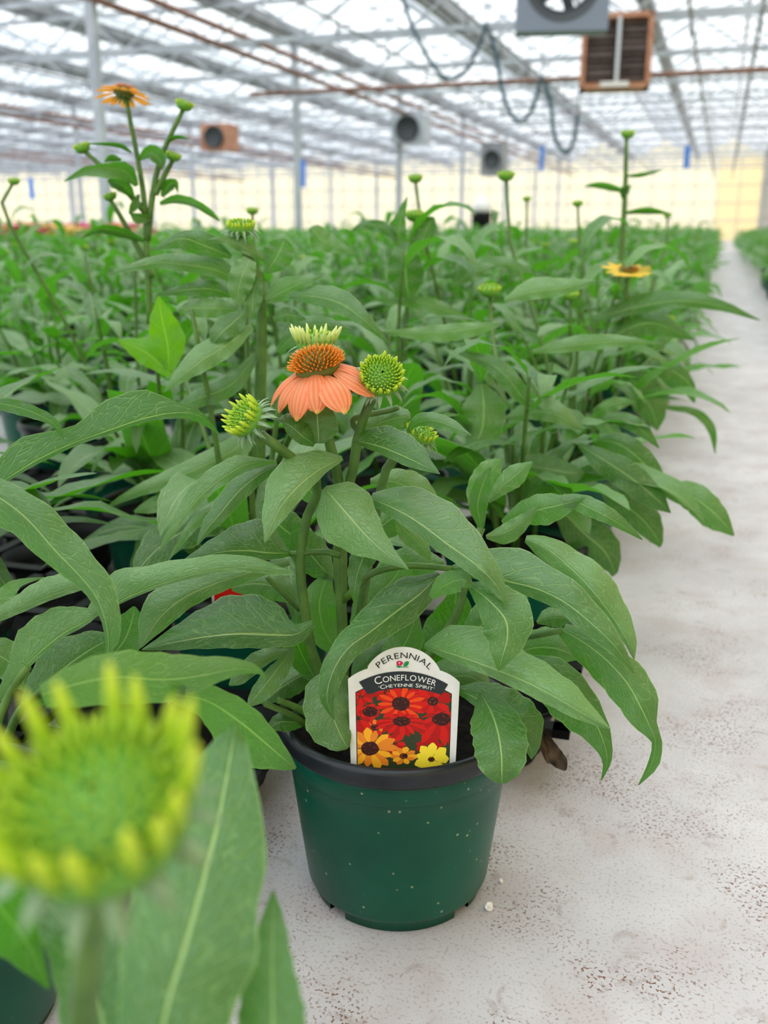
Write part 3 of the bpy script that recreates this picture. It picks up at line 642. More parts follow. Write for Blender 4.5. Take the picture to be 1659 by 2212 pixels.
for k, (mt, pts) in enumerate(hero_leaves): tleaf(hero, HDD, pts, mt, seed=k, el=.1+.3*((k*37) % 10)/10, er=.1+.3*((k*53) % 10)/10, tilt=1.0+.3*(k % 3), wide=1.08, wave=.16)
for pts, a, b in (
 ([(742,1590,0),(742,1450,0),(738,1320,0),(730,1180,0),(745,1080,0),(762,1020,0),(775,933,.5),(803,862,1.5)], .0042, .0032),
 ([(725,1590,0),(700,1480,1),(672,1400,1),(655,1290,1),(648,1207,1),(665,1110,1),(690,1040,1.5),(624,984,3),(562,938,4)], .0036, .003),
 ([(740,1300,0),(738,1150,0),(730,1030,0),(710,950,1),(692,850,1)], .0036, .0032),
 ([(770,1400,-1),(790,1250,-1),(826,1042,-1),(851,991,-1),(895,955,-1)], .0036, .003),
 ([(790,1590,-1),(900,1450,-2),(985,1330,-3),(1010,1220,-4),(1040,1140,-5)], .004, .003),
 ([(700,1590,1),(660,1540,3),(600,1512,4)], .0028, .0022), ([(700,1600,1),(640,1550,3.5),(572,1520,4.5)], .0026, .002),
 ([(576,1246,-1),(610,1280,-1),(648,1318,-1)], .0018, .0018),
 ([(750,1290,1),(800,1240,2),(880,1222,2),(975,1228,2)], .0026, .002),
 ([(800,1600,-1),(950,1480,-1),(1080,1390,0),(1160,1372,1),(1215,1362,2)], .003, .0022),
 ([(742,1400,1),(800,1340,2),(870,1290,3),(950,1245,2)], .0024, .002),
 ([(735,1200,1),(700,1192,1),(626,1196,1)], .0022, .0018),
 ([(860,880,-1),(842,886,-1),(770,900,0),(760,1000,0)][:2] + [(765,905,0),(775,935,.5)], .002, .002)):
    pstem(hero, HDD, pts, a, b)
# open orange flower and the two sharp buds
tocam = Vector((-FH[0], -FH[1], 0)); rt = Vector(RH); UP = Vector((0, 0, 1))
cone_flower(hero, P(686, 795, HDD-.012), UP + tocam*.12 - rt*.18, .0152, .0310, .0180, M['petal_orange'], n=12, a0=-.25, a1=-1.15, seed=4, hgt=.95, a_rnd=.22)
bud(hero, P(823, 815, HDD-.02), UP*.62 + tocam*.75 + rt*.10, .0132, seed=6, nray=18, raylen=.62, splay=.25, nsp=150)
bud(hero, P(533, 905, HDD-.042), UP*.62 + tocam*.45 - rt*.72, .0122, seed=8, nray=18, raylen=.75, splay=.25, nsp=120)
bud(hero, P(908, 940, HDD+.015), UP*.9 + tocam*.2 + rt*.35, .010, seed=9, nray=14, raylen=.6, nsp=60)

# ------------------------------------------------------------------ printed plant tag standing in the hero pot
TP = np.array(P(870, 1640, HDD-.0655)); TN = -FH*.985 + np.array([0, 0, .17]); TN /= np.linalg.norm(TN)
def tz(x, y, lift=0.0):
    """zoomed print coordinates -> point on the tag's plane"""
    r = ray(720 + x*300/1659, 1380 + y*300/1659); t = ((TP + TN*lift - CAM) @ TN)/(r @ TN); return CAM + r*t
tagr = empty('plant_tag', TP); tag(tagr, 'white plant tag with a flower picture standing in the green pot', 'plant tag')
def flat(name, polys, mat, lift, parent, thick=0):
    m = MB(); mats = mat if isinstance(mat, list) else [mat]
    for poly in polys:
        mi = 0
        if isinstance(poly, tuple): poly, mi, lf = poly
        else: lf = 0
        n = len(poly); v = [tz(x, y, lift+lf) - TP for x, y in poly]
        m.add(v, [tuple(range(n))], mi=mi)
        if thick:
            m.add([tz(x, y, lift-thick) - TP for x, y in poly], [tuple(range(n))[::-1]])
            a = len(m.v)-2*n; m.f += [(a+i, a+n+i, a+n+(i+1) % n, a+(i+1) % n) for i in range(n)]; m.mi += [0]*n; m.uv += [(0, 0)]*(4*n)
    return m.build(name, mats, parent, smooth=False)
def arc(p0, p1, p2, n=14):
    (ax, ay), (bx, by), (cx, cy) = p0, p1, p2; d = 2*(ax*(by-cy)+bx*(cy-ay)+cx*(ay-by))
    ux = ((ax*ax+ay*ay)*(by-cy)+(bx*bx+by*by)*(cy-ay)+(cx*cx+cy*cy)*(ay-by))/d; uy = ((ax*ax+ay*ay)*(cx-bx)+(bx*bx+by*by)*(ax-cx)+(cx*cx+cy*cy)*(bx-ax))/d
    r = math.hypot(ax-ux, ay-uy); a0, a1 = math.atan2(ay-uy, ax-ux), math.atan2(cy-uy, cx-ux)
    am = math.atan2(by-uy, bx-ux)
    w = lambda a, lo: (a-lo) % (2*math.pi)
    if w(am, a0) > w(a1, a0): a1 = a0 - w(a0, a1)
    else: a1 = a0 + w(a1, a0)
    return [(ux+r*math.cos(a0+(a1-a0)*i/n), uy+r*math.sin(a0+(a1-a0)*i/n)) for i in range(n+1)]
outline = arc((175, 480), (285, 405), (410, 355), 6) + arc((412, 330), (835, 95), (1268, 360), 24) + arc((1272, 377), (1400, 430), (1510, 520), 6) + [(1450, 1700), (215, 1700)]
flat('card', [outline], M['white'], 0, tagr, thick=.0006)
top = arc((272, 640), (840, 500), (1410, 660), 16)
pic = top + [(1372, 1700), (292, 1700)]
bxl = lambda y: 270 + (y-640)*.024; bxr = lambda y: 1411 - (y-660)*.037
def topy(x): 
    return min(top, key=lambda p: abs(p[0]-x))[1]
frm = flat('picture_border', [arc((264, 636), (840, 494), (1417, 656), 16) + [(1380, 1700), (284, 1700)]], M['tag_black'], .00005, tagr)
PMATS = [M['t_dark'], M['t_red'], M['t_red2'], M['t_orange'], M['t_amber'], M['t_amber2'], M['t_yellow'], M['t_cone'], M['t_spk'], M['t_pink']]
polys = [(pic, 0, 0.0)]; rnd = random.Random(3)
def clampp(pl): return [(min(max(x, bxl(y)+2), bxr(y)-2), min(max(y, topy(x)+2), 1690)) for x, y in pl]
lay = [0.00001]
def pflower(cx, cy, rx, ry, kx, ky, n, mi, mi2, droop=0, a0=0.0):
    rx, ry = rx*1.12, ry*1.12
    for k in range(n):
        a = a0 + 2*math.pi*(k+rnd.uniform(-.2, .2))/n; L = rnd.uniform(.85, 1.08); w = math.pi/n*1.15
        tipx, tipy = cx+rx*L*math.cos(a), cy+ry*L*math.sin(a)+droop
        def pt(f, da): return (cx+(kx*.6+(rx*L-kx*.6)*f)*math.cos(a+da), cy+(ky*.6+(ry*L-ky*.6)*f)*math.sin(a+da)+droop*f*f)
        pl = [pt(0, -w*.5), pt(.5, -w), pt(.8, -w*.8), pt(1, -w*.12), pt(1, w*.12), pt(.8, w*.8), pt(.5, w), pt(0, w*.5)]
        lay[0] += .0000006; polys.append((clampp(pl), mi if k % 2 else mi2, lay[0]))
    lay[0] += .000002; polys.append((clampp([(cx+kx*math.cos(t*math.pi/10)*rnd.uniform(.94, 1.06), cy+ky*math.sin(t*math.pi/10)*rnd.uniform(.94, 1.06)) for t in range(20)]), 7, lay[0]))
    lay[0] += .000002
    for _ in range(14):
        t, q = rnd.uniform(0, 6.28), rnd.uniform(.4, .95); x, y = cx+kx*q*math.cos(t), cy+ky*q*math.sin(t); polys.append((clampp([(x-4, y-4), (x+4, y-4), (x+4, y+4), (x-4, y+4)]), 8, lay[0]))
for a in ((330, 690, 150, 110, 30, 20, 11, 1, 2), (640, 640, 160, 110, 40, 30, 11, 2, 1), (1080, 640, 180, 100, 40, 30, 12, 2, 1), (500, 1060, 120, 90, 60, 40, 12, 5, 1), (300, 950, 160, 170, 40, 30, 9, 1, 2),
          (440, 870, 120, 90, 92, 62, 10, 2, 1), (1190, 745, 215, 175, 66, 56, 11, 1, 2), (720, 1250, 140, 130, 40, 30, 9, 2, 1), (1130, 1280, 150, 120, 30, 20, 9, 2, 2), (808, 775, 275, 190, 110, 84, 22, 3, 1),
          (1290, 960, 270, 190, 108, 78, 13, 1, 2, 120), (815, 985, 270, 130, 105, 58, 20, 1, 2, 50), (840, 1400, 150, 95, 50, 35, 10, 5, 4), (435, 1310, 285, 215, 108, 84, 15, 4, 5), (1170, 1440, 190, 175, 40, 30, 9, 6, 6)): pflower(*a)
flat('printed_picture', polys, PMATS, .0001, frm)
band = arc((305, 515), (838, 388), (1372, 545), 16) + arc((1290, 672), (842, 590), (410, 665), 16)
flat('title_band', [band], M['tag_band'], .00025, tagr)
_gl = {}
def glyph(chx):
    if chx not in _gl:
        cu = bpy.data.curves.new('glyph', 'FONT'); cu.body = chx; o = bpy.data.objects.new('glyph', cu); C.objects.link(o)
        dg = bpy.context.evaluated_depsgraph_get(); dg.update(); me = bpy.data.meshes.new_from_object(o.evaluated_get(dg))
        v = [(a.co.x, a.co.y) for a in me.vertices]; f = [tuple(p.vertices) for p in me.polygons]
        bpy.data.objects.remove(o); bpy.data.curves.remove(cu); bpy.data.meshes.remove(me)
        xs = [a[0] for a in v] or [0, .25]; _gl[chx] = (v, f, min(xs), max(xs))
    return _gl[chx]
def lettering(text, cx, cy, r, a_span, size, mat, name, tilt, big=1.0, narrow=1.0):
    """text set along an arc; big scales the capitals of a small-capital line"""
    sizes = [size*(big if (q == 0 or (q and text[q-1] in " '") ) and ch_ not in "'" else 1) for q, ch_ in enumerate(text)]
    adv = []
    for ch_, s in zip(text, sizes):
        v, f, x0, x1 = glyph(ch_); adv.append(((.3 if ch_ == ' ' else (x1-x0)+.1)*s*narrow))
    tot = sum(adv); k = a_span*r/tot; m = MB(); pos = 0
    for ch_, s, ad in zip(text, sizes, adv):
        v, f, x0, x1 = glyph(ch_); an = (pos + ad/2 - tot/2)*k/r + tilt; pos += ad
        if ch_ == ' ': continue
        bx, by = cx + r*math.sin(an), cy - r*math.cos(an); ca, sa = math.cos(an), math.sin(an); pts = []
        for gx, gy in v:
            lx, ly = (gx-(x0+x1)/2)*s*k*narrow, gy*s
            pts.append(tz(bx + lx*ca + ly*sa, by + lx*sa - ly*ca, .0004) - TP)
        m.add(pts, f)
    return m.build(name, mat, tagr, smooth=False)
lettering('PERENNIAL', 836, 640, 408, math.radians(96), 100, M['tag_black'], 'type_lettering', .03)
lettering('CONEFLOWER', 838, 1580, 1083, math.radians(39), 98, M['tag_white'], 'title_lettering', .022, big=1.3)
lettering("'CHEYENNE SPIRIT'", 846, 1880, 1308, math.radians(29), 55, M['tag_white'], 'variety_lettering', .022, big=1.25)
lg = flat('flower_emblem', [[(790+40*math.cos(t*.42)*(1+.12*math.cos(3*t*.42)), 292+30*math.sin(t*.42)) for t in range(15)]], M['t_pink'], .0003, tagr)
flat('emblem_leaves', [arc((840, 325), (850, 285), (900, 270), 6) + arc((903, 285), (885, 320), (842, 328), 6), arc((750, 318), (775, 345), (812, 336), 6) + [(790, 325)], [(795, 318), (803, 318), (820, 332), (900, 336), (900, 343), (815, 340)]], M['t_green'], .0003, lg)
flat('emblem_lines', [[(775, 285), (803, 285), (803, 289), (775, 289)], [(787, 275), (791, 275), (791, 305), (787, 305)]], M['tag_white'], .00034, lg)

# ------------------------------------------------------------------ plant with the big blurred bud right before the lens
FXY = lattice(0, -1)
fg = empty('potted_coneflower', (FXY[0], FXY[1], 0)); tag(fg, 'coneflower with a large lime green bud and broad pale leaves beside the tagged pot', 'potted plant')
add_pot(fg, 1.0); FM = M['leaf']
for k, (mt, pts) in enumerate([
 (FM, [(90,1500,.34,20,30),(160,1478,.36,40,50),(250,1462,.38,55,60),(350,1468,.40,58,50),(430,1460,.41,44,30),(510,1445,.42,24,14),(560,1450,.43,7,6),(575,1474,.43,1,1)]),
 (FM, [(380,1500,.40,20,20),(450,1515,.42,35,40),(520,1560,.44,42,70),(580,1610,.46,30,60),(620,1645,.47,14,24),(639,1660,.47,3,3)]),
 (FM, [(330,2330,.22,60,100),(361,2170,.24,110,140),(398,2047,.26,135,155),(440,1900,.29,145,128),(470,1780,.32,125,108),(490,1680,.34,90,62),(505,1590,.36,30,25),(510,1560,.36,3,3)]),
 (LG, [(590,2300,.24,84,80),(590,2180,.26,75,68),(588,2080,.28,55,45),(590,1990,.30,28,26),(590,1922,.31,2,2)]),
 (FM, [(-70,1880,.25,60,60),(0,1960,.27,70,90),(60,2040,.29,30,60),(105,2135,.30,4,4)]),
 (FM, [(230,2330,.24,90,70),(220,2200,.26,90,90),(190,2080,.28,80,100),(130,1960,.30,60,70),(90,1880,.31,5,5)]),
 (FM, [(140,2000,.29,20,20),(80,1920,.31,60,50),(10,1860,.32,50,50),(-50,1820,.32,5,5)])]):
    if k > 1: pts = [(x, y, d*.84, a, b) for x, y, d, a, b in pts]
    tleaf(fg, .3, pts, mt, absd=True, seed=k+60, el=.3, er=.3, wave=.15, tilt=.8)
pstem(fg, 0, [(60,3200,.205),(150,2500,.18),(182,2150,.158),(195,1980,.152),(212,1830,.15)], .0038, .0030, None, absd=True)
bud(fg, P(216, 1760, .150), UP*.93 + tocam*.36 - rt*.03, .0172, nray=17, nsp=110, raylen=1.0, splay=.3, seed=21, cap=1.2, seplen=.55)

# ------------------------------------------------------------------ neighbour whose long leaves cross from the side
NXY = lattice(1, 0); nb_ = empty('potted_coneflower', (NXY[0], NXY[1], 0)); tag(nb_, 'coneflower whose long wavy leaves arch across toward the tagged pot', 'potted plant')
add_pot(nb_, 2.0)
for k, (mt, el, er, pts) in enumerate([
 (LG, 1.6, .2, [(-40,1065,.55,10,6),(12,1036,.555,44,6),(82,993,.56,58,8),(164,955,.565,34,8),(230,932,.57,58,8),(310,905,.575,66,8),(375,892,.58,28,12),(430,897,.585,10,14),(474,938,.59,1,1)]),
 (LG, .4, .4, [(-30,870,.55,6,6),(20,875,.55,14,16),(70,890,.55,14,14),(115,915,.55,12,6),(138,950,.55,1,1)]),
 (PL, .3, -.8, [(-60,1050,.52,40,50),(0,1075,.515,38,55),(60,1122,.51,52,45),(115,1185,.505,58,35),(170,1242,.50,52,22),(208,1290,.495,46,14),(228,1345,.49,34,8),(234,1395,.49,20,5),(232,1412,.49,6,4)]),
 (PL, -2.6, .2, [(200,1330,.53,20,6),(266,1296,.53,62,5),(348,1262,.53,46,6),(451,1234,.53,34,8),(533,1226,.53,26,10),(594,1233,.53,12,10),(634,1236,.53,2,6)]),
 (LG, -2.2, .2, [(-30,1345,.54,20,8),(30,1320,.54,26,10),(100,1290,.54,40,10),(165,1268,.54,34,10),(230,1250,.54,8,8)]),
 (LG, .8, .2, [(-10,1520,.53,6,6),(40,1455,.53,30,8),(80,1415,.53,64,8),(135,1370,.53,62,8),(180,1345,.53,40,8),(215,1322,.53,10,4)]),
 (LG, .4, .4, [(-20,1310,.52,10,10),(20,1275,.52,16,16),(45,1258,.52,8,8),(96,1247,.52,1,1)]),
 (LG, .4, .4, [(-30,1400,.58,30,30),(20,1430,.58,44,44),(50,1475,.58,16,20),(60,1500,.58,2,2)]),
 (LG, .4, .4, [(60,1520,.57,20,20),(130,1450,.57,56,50),(200,1400,.57,40,34),(255,1375,.57,4,4)]),
 (HM, .4, .4, [(240,1420,.60,10,10),(270,1380,.60,40,40),(285,1340,.60,30,30),(290,1310,.60,3,3)])]):
    tleaf(nb_, .5, pts, mt, absd=True, seed=k+80, el=el, er=er, wave=.2, tilt=.9 if el > 0 else 0)
for pts in ([(-60,1900,.50),(-20,1620,.52),(20,1500,.53),(60,1440,.53)], [(-120,1800,.48),(-100,1400,.52),(-60,1200,.55),(-40,1065,.55)], [(-120,1800,.48),(-130,1300,.52),(-60,1050,.52)], [(0,1640,.57),(40,1540,.57),(90,1490,.57)]):
    pstem(nb_, 0, pts, .0035, .0025, absd=True)

# ------------------------------------------------------------------ generic leaves and plants of the bed
def leaf_mesh(L, wr, arch, fold, twist, wave, seed, nu, nv, lob=0):
    rnd = random.Random(seed); ph = rnd.uniform(0, 6); fq = rnd.uniform(2.5, 4.2); p = np.zeros(3); vs_, uv = [], []
    for i in range(nu+1):
        s = i/nu; an = .35*arch - arch*1.35*s**1.3
        dr = np.array([0, math.cos(an), math.sin(an)]); up = np.array([0, -math.sin(an), math.cos(an)])
        if i: p = p + dr*L/nu
        w = L*wr*(.07 if s < .06 else .07*(1-s) + (max(0, (s-.06)/.94)**.62*(1-max(0, (s-.06)/.94))**.8)*1.75)*.5
        if i == nu: w = L*.002
        tw = twist*s
        for k in range(nv+1):
            u = -1 + 2*k/nv; lat = np.array([math.cos(tw), 0, 0]) + up*math.sin(tw); nn = np.cross(lat, dr)
            wv = wave*w*math.sin(2*math.pi*fq*s + ph + (1.5 if u > 0 else 0))*u*u
            vs_.append(p + lat*w*u*(1-.12*abs(fold)) + up*(fold*w*abs(u)**1.3 + wv)); uv.append((k/nv, s))
    fs = [(i*(nv+1)+k, i*(nv+1)+k+1, (i+1)*(nv+1)+k+1, (i+1)*(nv+1)+k) for i in range(nu) for k in range(nv)]
    return vs_, fs, uv
rv = random.Random(11); LV = []
for k in range(12): LV.append((rv.uniform(.14, .185), rv.uniform(.27, .35), rv.uniform(.5, 1.7), rv.uniform(-.15, .5), rv.uniform(-.5, .5), rv.uniform(.05, .25), k))
HI, MD, LO = [], [], []
for k, a in enumerate(LV):
    v, f, u = leaf_mesh(*a, 14, 6); mb = MB(); mb.add(v, f, u); me = mb.mesh('leaf'); me.materials.append(M['leaf']); HI.append(me)
    MD.append(leaf_mesh(*a, 7, 2)); v, f, u = leaf_mesh(*a, 4, 2); LO.append((np.array(v), f, u))
def plant_spec(seed, tall=1.0):
    rnd = random.Random(seed); leaves, stems, tops = [], [], []; ns = rnd.randint(4, 6); ga = 2.39996
    for s in range(ns):
        az = 2*math.pi*(s + rnd.uniform(-.3, .3))/ns; lean = rnd.uniform(.02, .10) if s else .01; h = rnd.uniform(.15, .27)*tall
        pts = [Vector((.02*math.cos(az), .02*math.sin(az), .11)), Vector(((.02+lean*.4)*math.cos(az), (.02+lean*.4)*math.sin(az), .11+h*.55)), Vector(((.02+lean)*math.cos(az), (.02+lean)*math.sin(az), .11+h))]
        stems.append(pts); nl = rnd.randint(5, 7); a0 = rnd.uniform(0, 6)
        for q in range(nl):
            t = .3 + .7*q/(nl-1); p = pts[0].lerp(pts[1], t/.55) if t < .55 else pts[1].lerp(pts[2], (t-.55)/.45)
            aa = a0 + q*ga; aa = aa if rnd.random() < .35 else az + rnd.uniform(-1.3, 1.3)
            el = rnd.uniform(-.1, .35) + .55*t**2; sc = (1.12 - .45*t)*rnd.uniform(.85, 1.12)
            leaves.append((rnd.randrange(12), p.copy(), aa, el, sc))
        tops.append((pts[2], az, lean))
    for q in range(rnd.randint(8, 11)):
        aa = q*ga + rnd.uniform(-.3, .3); leaves.append((rnd.randrange(12), Vector((.03*math.cos(aa), .03*math.sin(aa), rnd.uniform(.13, .17))), aa, rnd.uniform(.35, .9), rnd.uniform(1.15, 1.5)))
    return leaves, stems, tops
SPECS = [plant_spec(100+k) for k in range(7)]
def leaf_matrix(p, aa, el, sc): return Matrix.Translation(p) @ Matrix.Rotation(aa - math.pi/2, 4, 'Z') @ Matrix.Rotation(el, 4, 'X') @ Matrix.Scale(sc, 4)
STEMME = []
FOL, FOLB = [], []
for lv, st, tp in SPECS:
    mb = MB(); 
    for pts in st: mb.tube(crom([tuple(p) for p in pts], 7), list(np.linspace(.0030, .0020, 7)), 6)
    me = mb.mesh('stems'); me.materials.append(M['stem']); STEMME.append(me)
    mb = MB()
    for (vi, p, aa, el, sc) in lv:
        mt = leaf_matrix(p, aa, el, sc); v, f, u = MD[vi]; mb.add([mt @ Vector(a) for a in v], f, u)
    me = mb.mesh('foliage'); me.materials.append(M['leaf']); FOL.append(me)
# one shared small bud
def bud_mesh(seed):
    class R0: pass
    rnd = random.Random(seed); mb = MB(); R = .013; fr = frame((0, 0, 1)); c = Vector((0, 0, 0))
    mb.lathe([(.0, -.62*R), (.35*R, -.6*R), (.8*R, -.38*R), (.97*R, -.05*R), (.9*R, .2*R), (.6*R, .42*R), (0.001, .5*R)], 12)
    b2 = MB(); spikes(b2, fr, c, .86*R, 50, .48*R, .4*R, .09*R, 1.3, .8, rnd); a = mb.mesh('flower_bud'); a.materials.append(M['bud_green']); b = b2.mesh('florets'); b.materials.append(M['bud_ray']); return a, b
BUDA, BUDB = bud_mesh(4)
def small_bud(root, p, sc=1.0, rot=(0, 0, 0)):
    o = bpy.data.objects.new('flower_bud', BUDA); C.objects.link(o); o.parent = root; o.location = p; o.scale = (sc,)*3; o.rotation_euler = rot
    f = bpy.data.objects.new('florets', BUDB); C.objects.link(f); f.parent = o
HERO_SLOTS = {(0, 0), (0, -1), (1, 0)}
def in_view(x, y, margin=60, zs=(.15, .3, .42)):
    for z in zs:
        for dx in (-.16, 0, .16):
            q = proj((x+dx*CY, y+dx*SY, z))
            if q and -margin < q[0] < W+margin and -margin < q[1] < HH+margin: return True
    return False
def plant_near(xy, k, rz, label, group=None, sc=1.0, pot=True, keep=None):
    r = empty('potted_coneflower', (xy[0], xy[1], 0)); tag(r, label, 'potted plant', group)
    if pot: add_pot(r, rz*1.7)
    lv, st, tp = SPECS[k]; s = Matrix.Diagonal((1, 1, sc, 1)); R = Matrix.Rotation(rz, 4, 'Z')
    o = bpy.data.objects.new('stems', STEMME[k]); C.objects.link(o); o.parent = r; o.rotation_euler = (0, 0, rz); o.scale = (1, 1, sc)
    for (vi, p, aa, el, s_) in lv:
        pp = R @ Vector((p.x, p.y, .11 + (p.z-.11)*sc))
        if keep and not keep(pp, aa+rz): continue
        o = bpy.data.objects.new('leaf', HI[vi]); C.objects.link(o); o.parent = r; o.matrix_local = leaf_matrix(pp, aa+rz, el, s_)
    return r, [(R @ Vector((p.x, p.y, .11+(p.z-.11)*sc)), az+rz) for p, az, ln in tp]
def plant_mid(xy, k, rz, label, group, sc=1.0, pot=True):
    r = empty('potted_coneflower', (xy[0], xy[1], 0)); tag(r, label, 'potted plant', group); r.rotation_euler = (0, 0, rz)
    if pot: add_pot(r, 0, False)
    for nm, me in (('stems', STEMME[k]), ('foliage', FOL[k])):
        o = bpy.data.objects.new(nm, me); C.objects.link(o); o.parent = r; o.scale = (1, 1, sc)
    return r
BED = 'leafy green coneflower in a dark green pot among the crowded rows'; BEDG = 'coneflowers crowded in the bed'
RBED = 'leafy coneflower in a green pot beyond the narrow aisle, along the side wall'; RBEDG = 'coneflowers along the side wall'
named = {(1, 1): 'coneflower with broad dark leaves and one bud rising right behind the orange bloom', (2, 1): 'tall coneflower with a drooping amber bloom and thin branching stems', (0, 1): 'coneflower at the aisle edge with pale leaves hanging over the concrete',
         (0, 2): 'coneflower carrying a flat yellow bloom near the aisle', (0, 3): 'coneflower with one very tall bare stem and small bud near the aisle', (1, 2): 'coneflower with an upright pointed leaf and narrow arching leaves mid bed'}
ORD = 'first second third fourth fifth sixth seventh eighth ninth tenth eleventh twelfth'.split()
rp = random.Random(77); ROOTS = {}; rest = []; cnt = 0; cand = []
for i in range(0, 70):
    for j in range(-1, 60):
        if (i, j) in HERO_SLOTS: continue
        xy = lattice(i, j); d = fwd(xy)
        if d < .35 or d > 26 or xy[1] > 24: continue
        qx = proj((xy[0], xy[1], .4))
        if 5.4 < d < 9 and qx and qx[0] < 320: continue          # the mixed flowers stand there
        if in_view(*xy): cand.append((d, i, j, xy, 0))
for i in range(0, 5):
    for j in range(0, 60):
        xy = (.42 + DX*i, 1.2 + (0 if i % 2 else .21) + SP*j)
        if xy[1] < 24 and in_view(*xy): cand.append((fwd(xy), i, j, xy, 1))
cand.sort()
for d, i, j, xy, side in cand:
    k = rp.randrange(7); rz = rp.uniform(0, 6.28); sc = rp.uniform(.98, 1.28) if i < 5 and not side else rp.uniform(.95, 1.25); xj = (xy[0]+rp.uniform(-.02, .02), xy[1]+rp.uniform(-.02, .02))
    if side == 0 and (i, j) in named: xj = xy
    lab, g = (RBED, RBEDG) if side else (BED, BEDG)
    if d < 2.5:
        nm = named.get((i, j)) if side == 0 else None; keep = None
        rown = 'row beside the aisle' if i == 0 else ORD[i] + ' row from the aisle'
        if side: lab, g = 'leafy coneflower beyond the aisle, ' + ('front row' if i == 0 else ORD[i] + ' row') + ', ' + ORD[min(j, 11)] + ' plant along', g
        else: lab = 'leafy green coneflower in the ' + rown + ', ' + (ORD[j-1] + ' behind the tagged plant\'s line' if j > 0 else 'level with the tagged plant')
        if nm and (i, j) in ((1, 1), (0, 1)): keep = lambda p, a, z=(.2 if i else .32): p.z < z
        if nm and (i, j) == (2, 1): sc = .95
        r, tops = plant_near(xj, k, rz, nm or lab, None if nm else g, sc, True, keep)
        if side == 0: ROOTS[(i, j)] = r
        if rp.random() < .5 and not nm: 
            t, a = tops[0]; small_bud(r, t + Vector((0, 0, .022)), rp.uniform(.6, 1), (.2, .1, 0))
        cnt += 1
    elif cnt < 290:
        r = plant_mid(xj, k, rz, lab, g, sc); cnt += 1
        if rp.random() < .3: small_bud(r, SPECS[k][2][0][0]*1.0 + Vector((0, 0, .05)), 1.1)
    else: rest.append((xj, k, rz, sc))
BINP = P(1040, 470, 20); FLP = []
for k in range(40):
    rr_ = random.Random(900+k); px = -10 + (k*23.7) % 320; FLP.append((px, P(px, 540, 5.6 + 3.2*k/40), rr_))
rest = [q for q in rest if math.hypot(q[0][0]-BINP[0], q[0][1]-BINP[1]) > .5 and min(math.hypot(q[0][0]-p[0], q[0][1]-p[1]) for _, p, _ in FLP) > .28]
mb_v, mb_f, off = [], [], 0
for xy, k, rz, sc in rest:
    cz, sz_ = math.cos(rz), math.sin(rz)
    for n_, (vi, p, aa, el, s_) in enumerate(SPECS[k][0]):
        if n_ % 2 and p.z < .2: continue
        mt = np.array(Matrix.Rotation(rz, 4, 'Z') @ leaf_matrix(Vector((p.x, p.y, p.z*sc)), aa, el, s_*1.15)); v, f, u = LO[vi]
        mb_v.append(v @ mt[:3, :3].T + mt[:3, 3] + np.array([xy[0], xy[1], 0])); mb_f += [tuple(a+off for a in q) for q in f]; off += len(v)
if mb_v:
    me = bpy.data.meshes.new('distant_coneflowers'); me.from_pydata(np.vstack(mb_v).tolist(), [], mb_f); me.materials.append(M['leaf_far'])
    o = link('distant_coneflowers', me); tag(o, 'mass of distant green coneflower foliage reaching toward the end wall', 'foliage', kind='stuff')
print('PLANTS', cnt, 'rest', len(rest), 'tris', sum(len(f)-2 for f in mb_f))

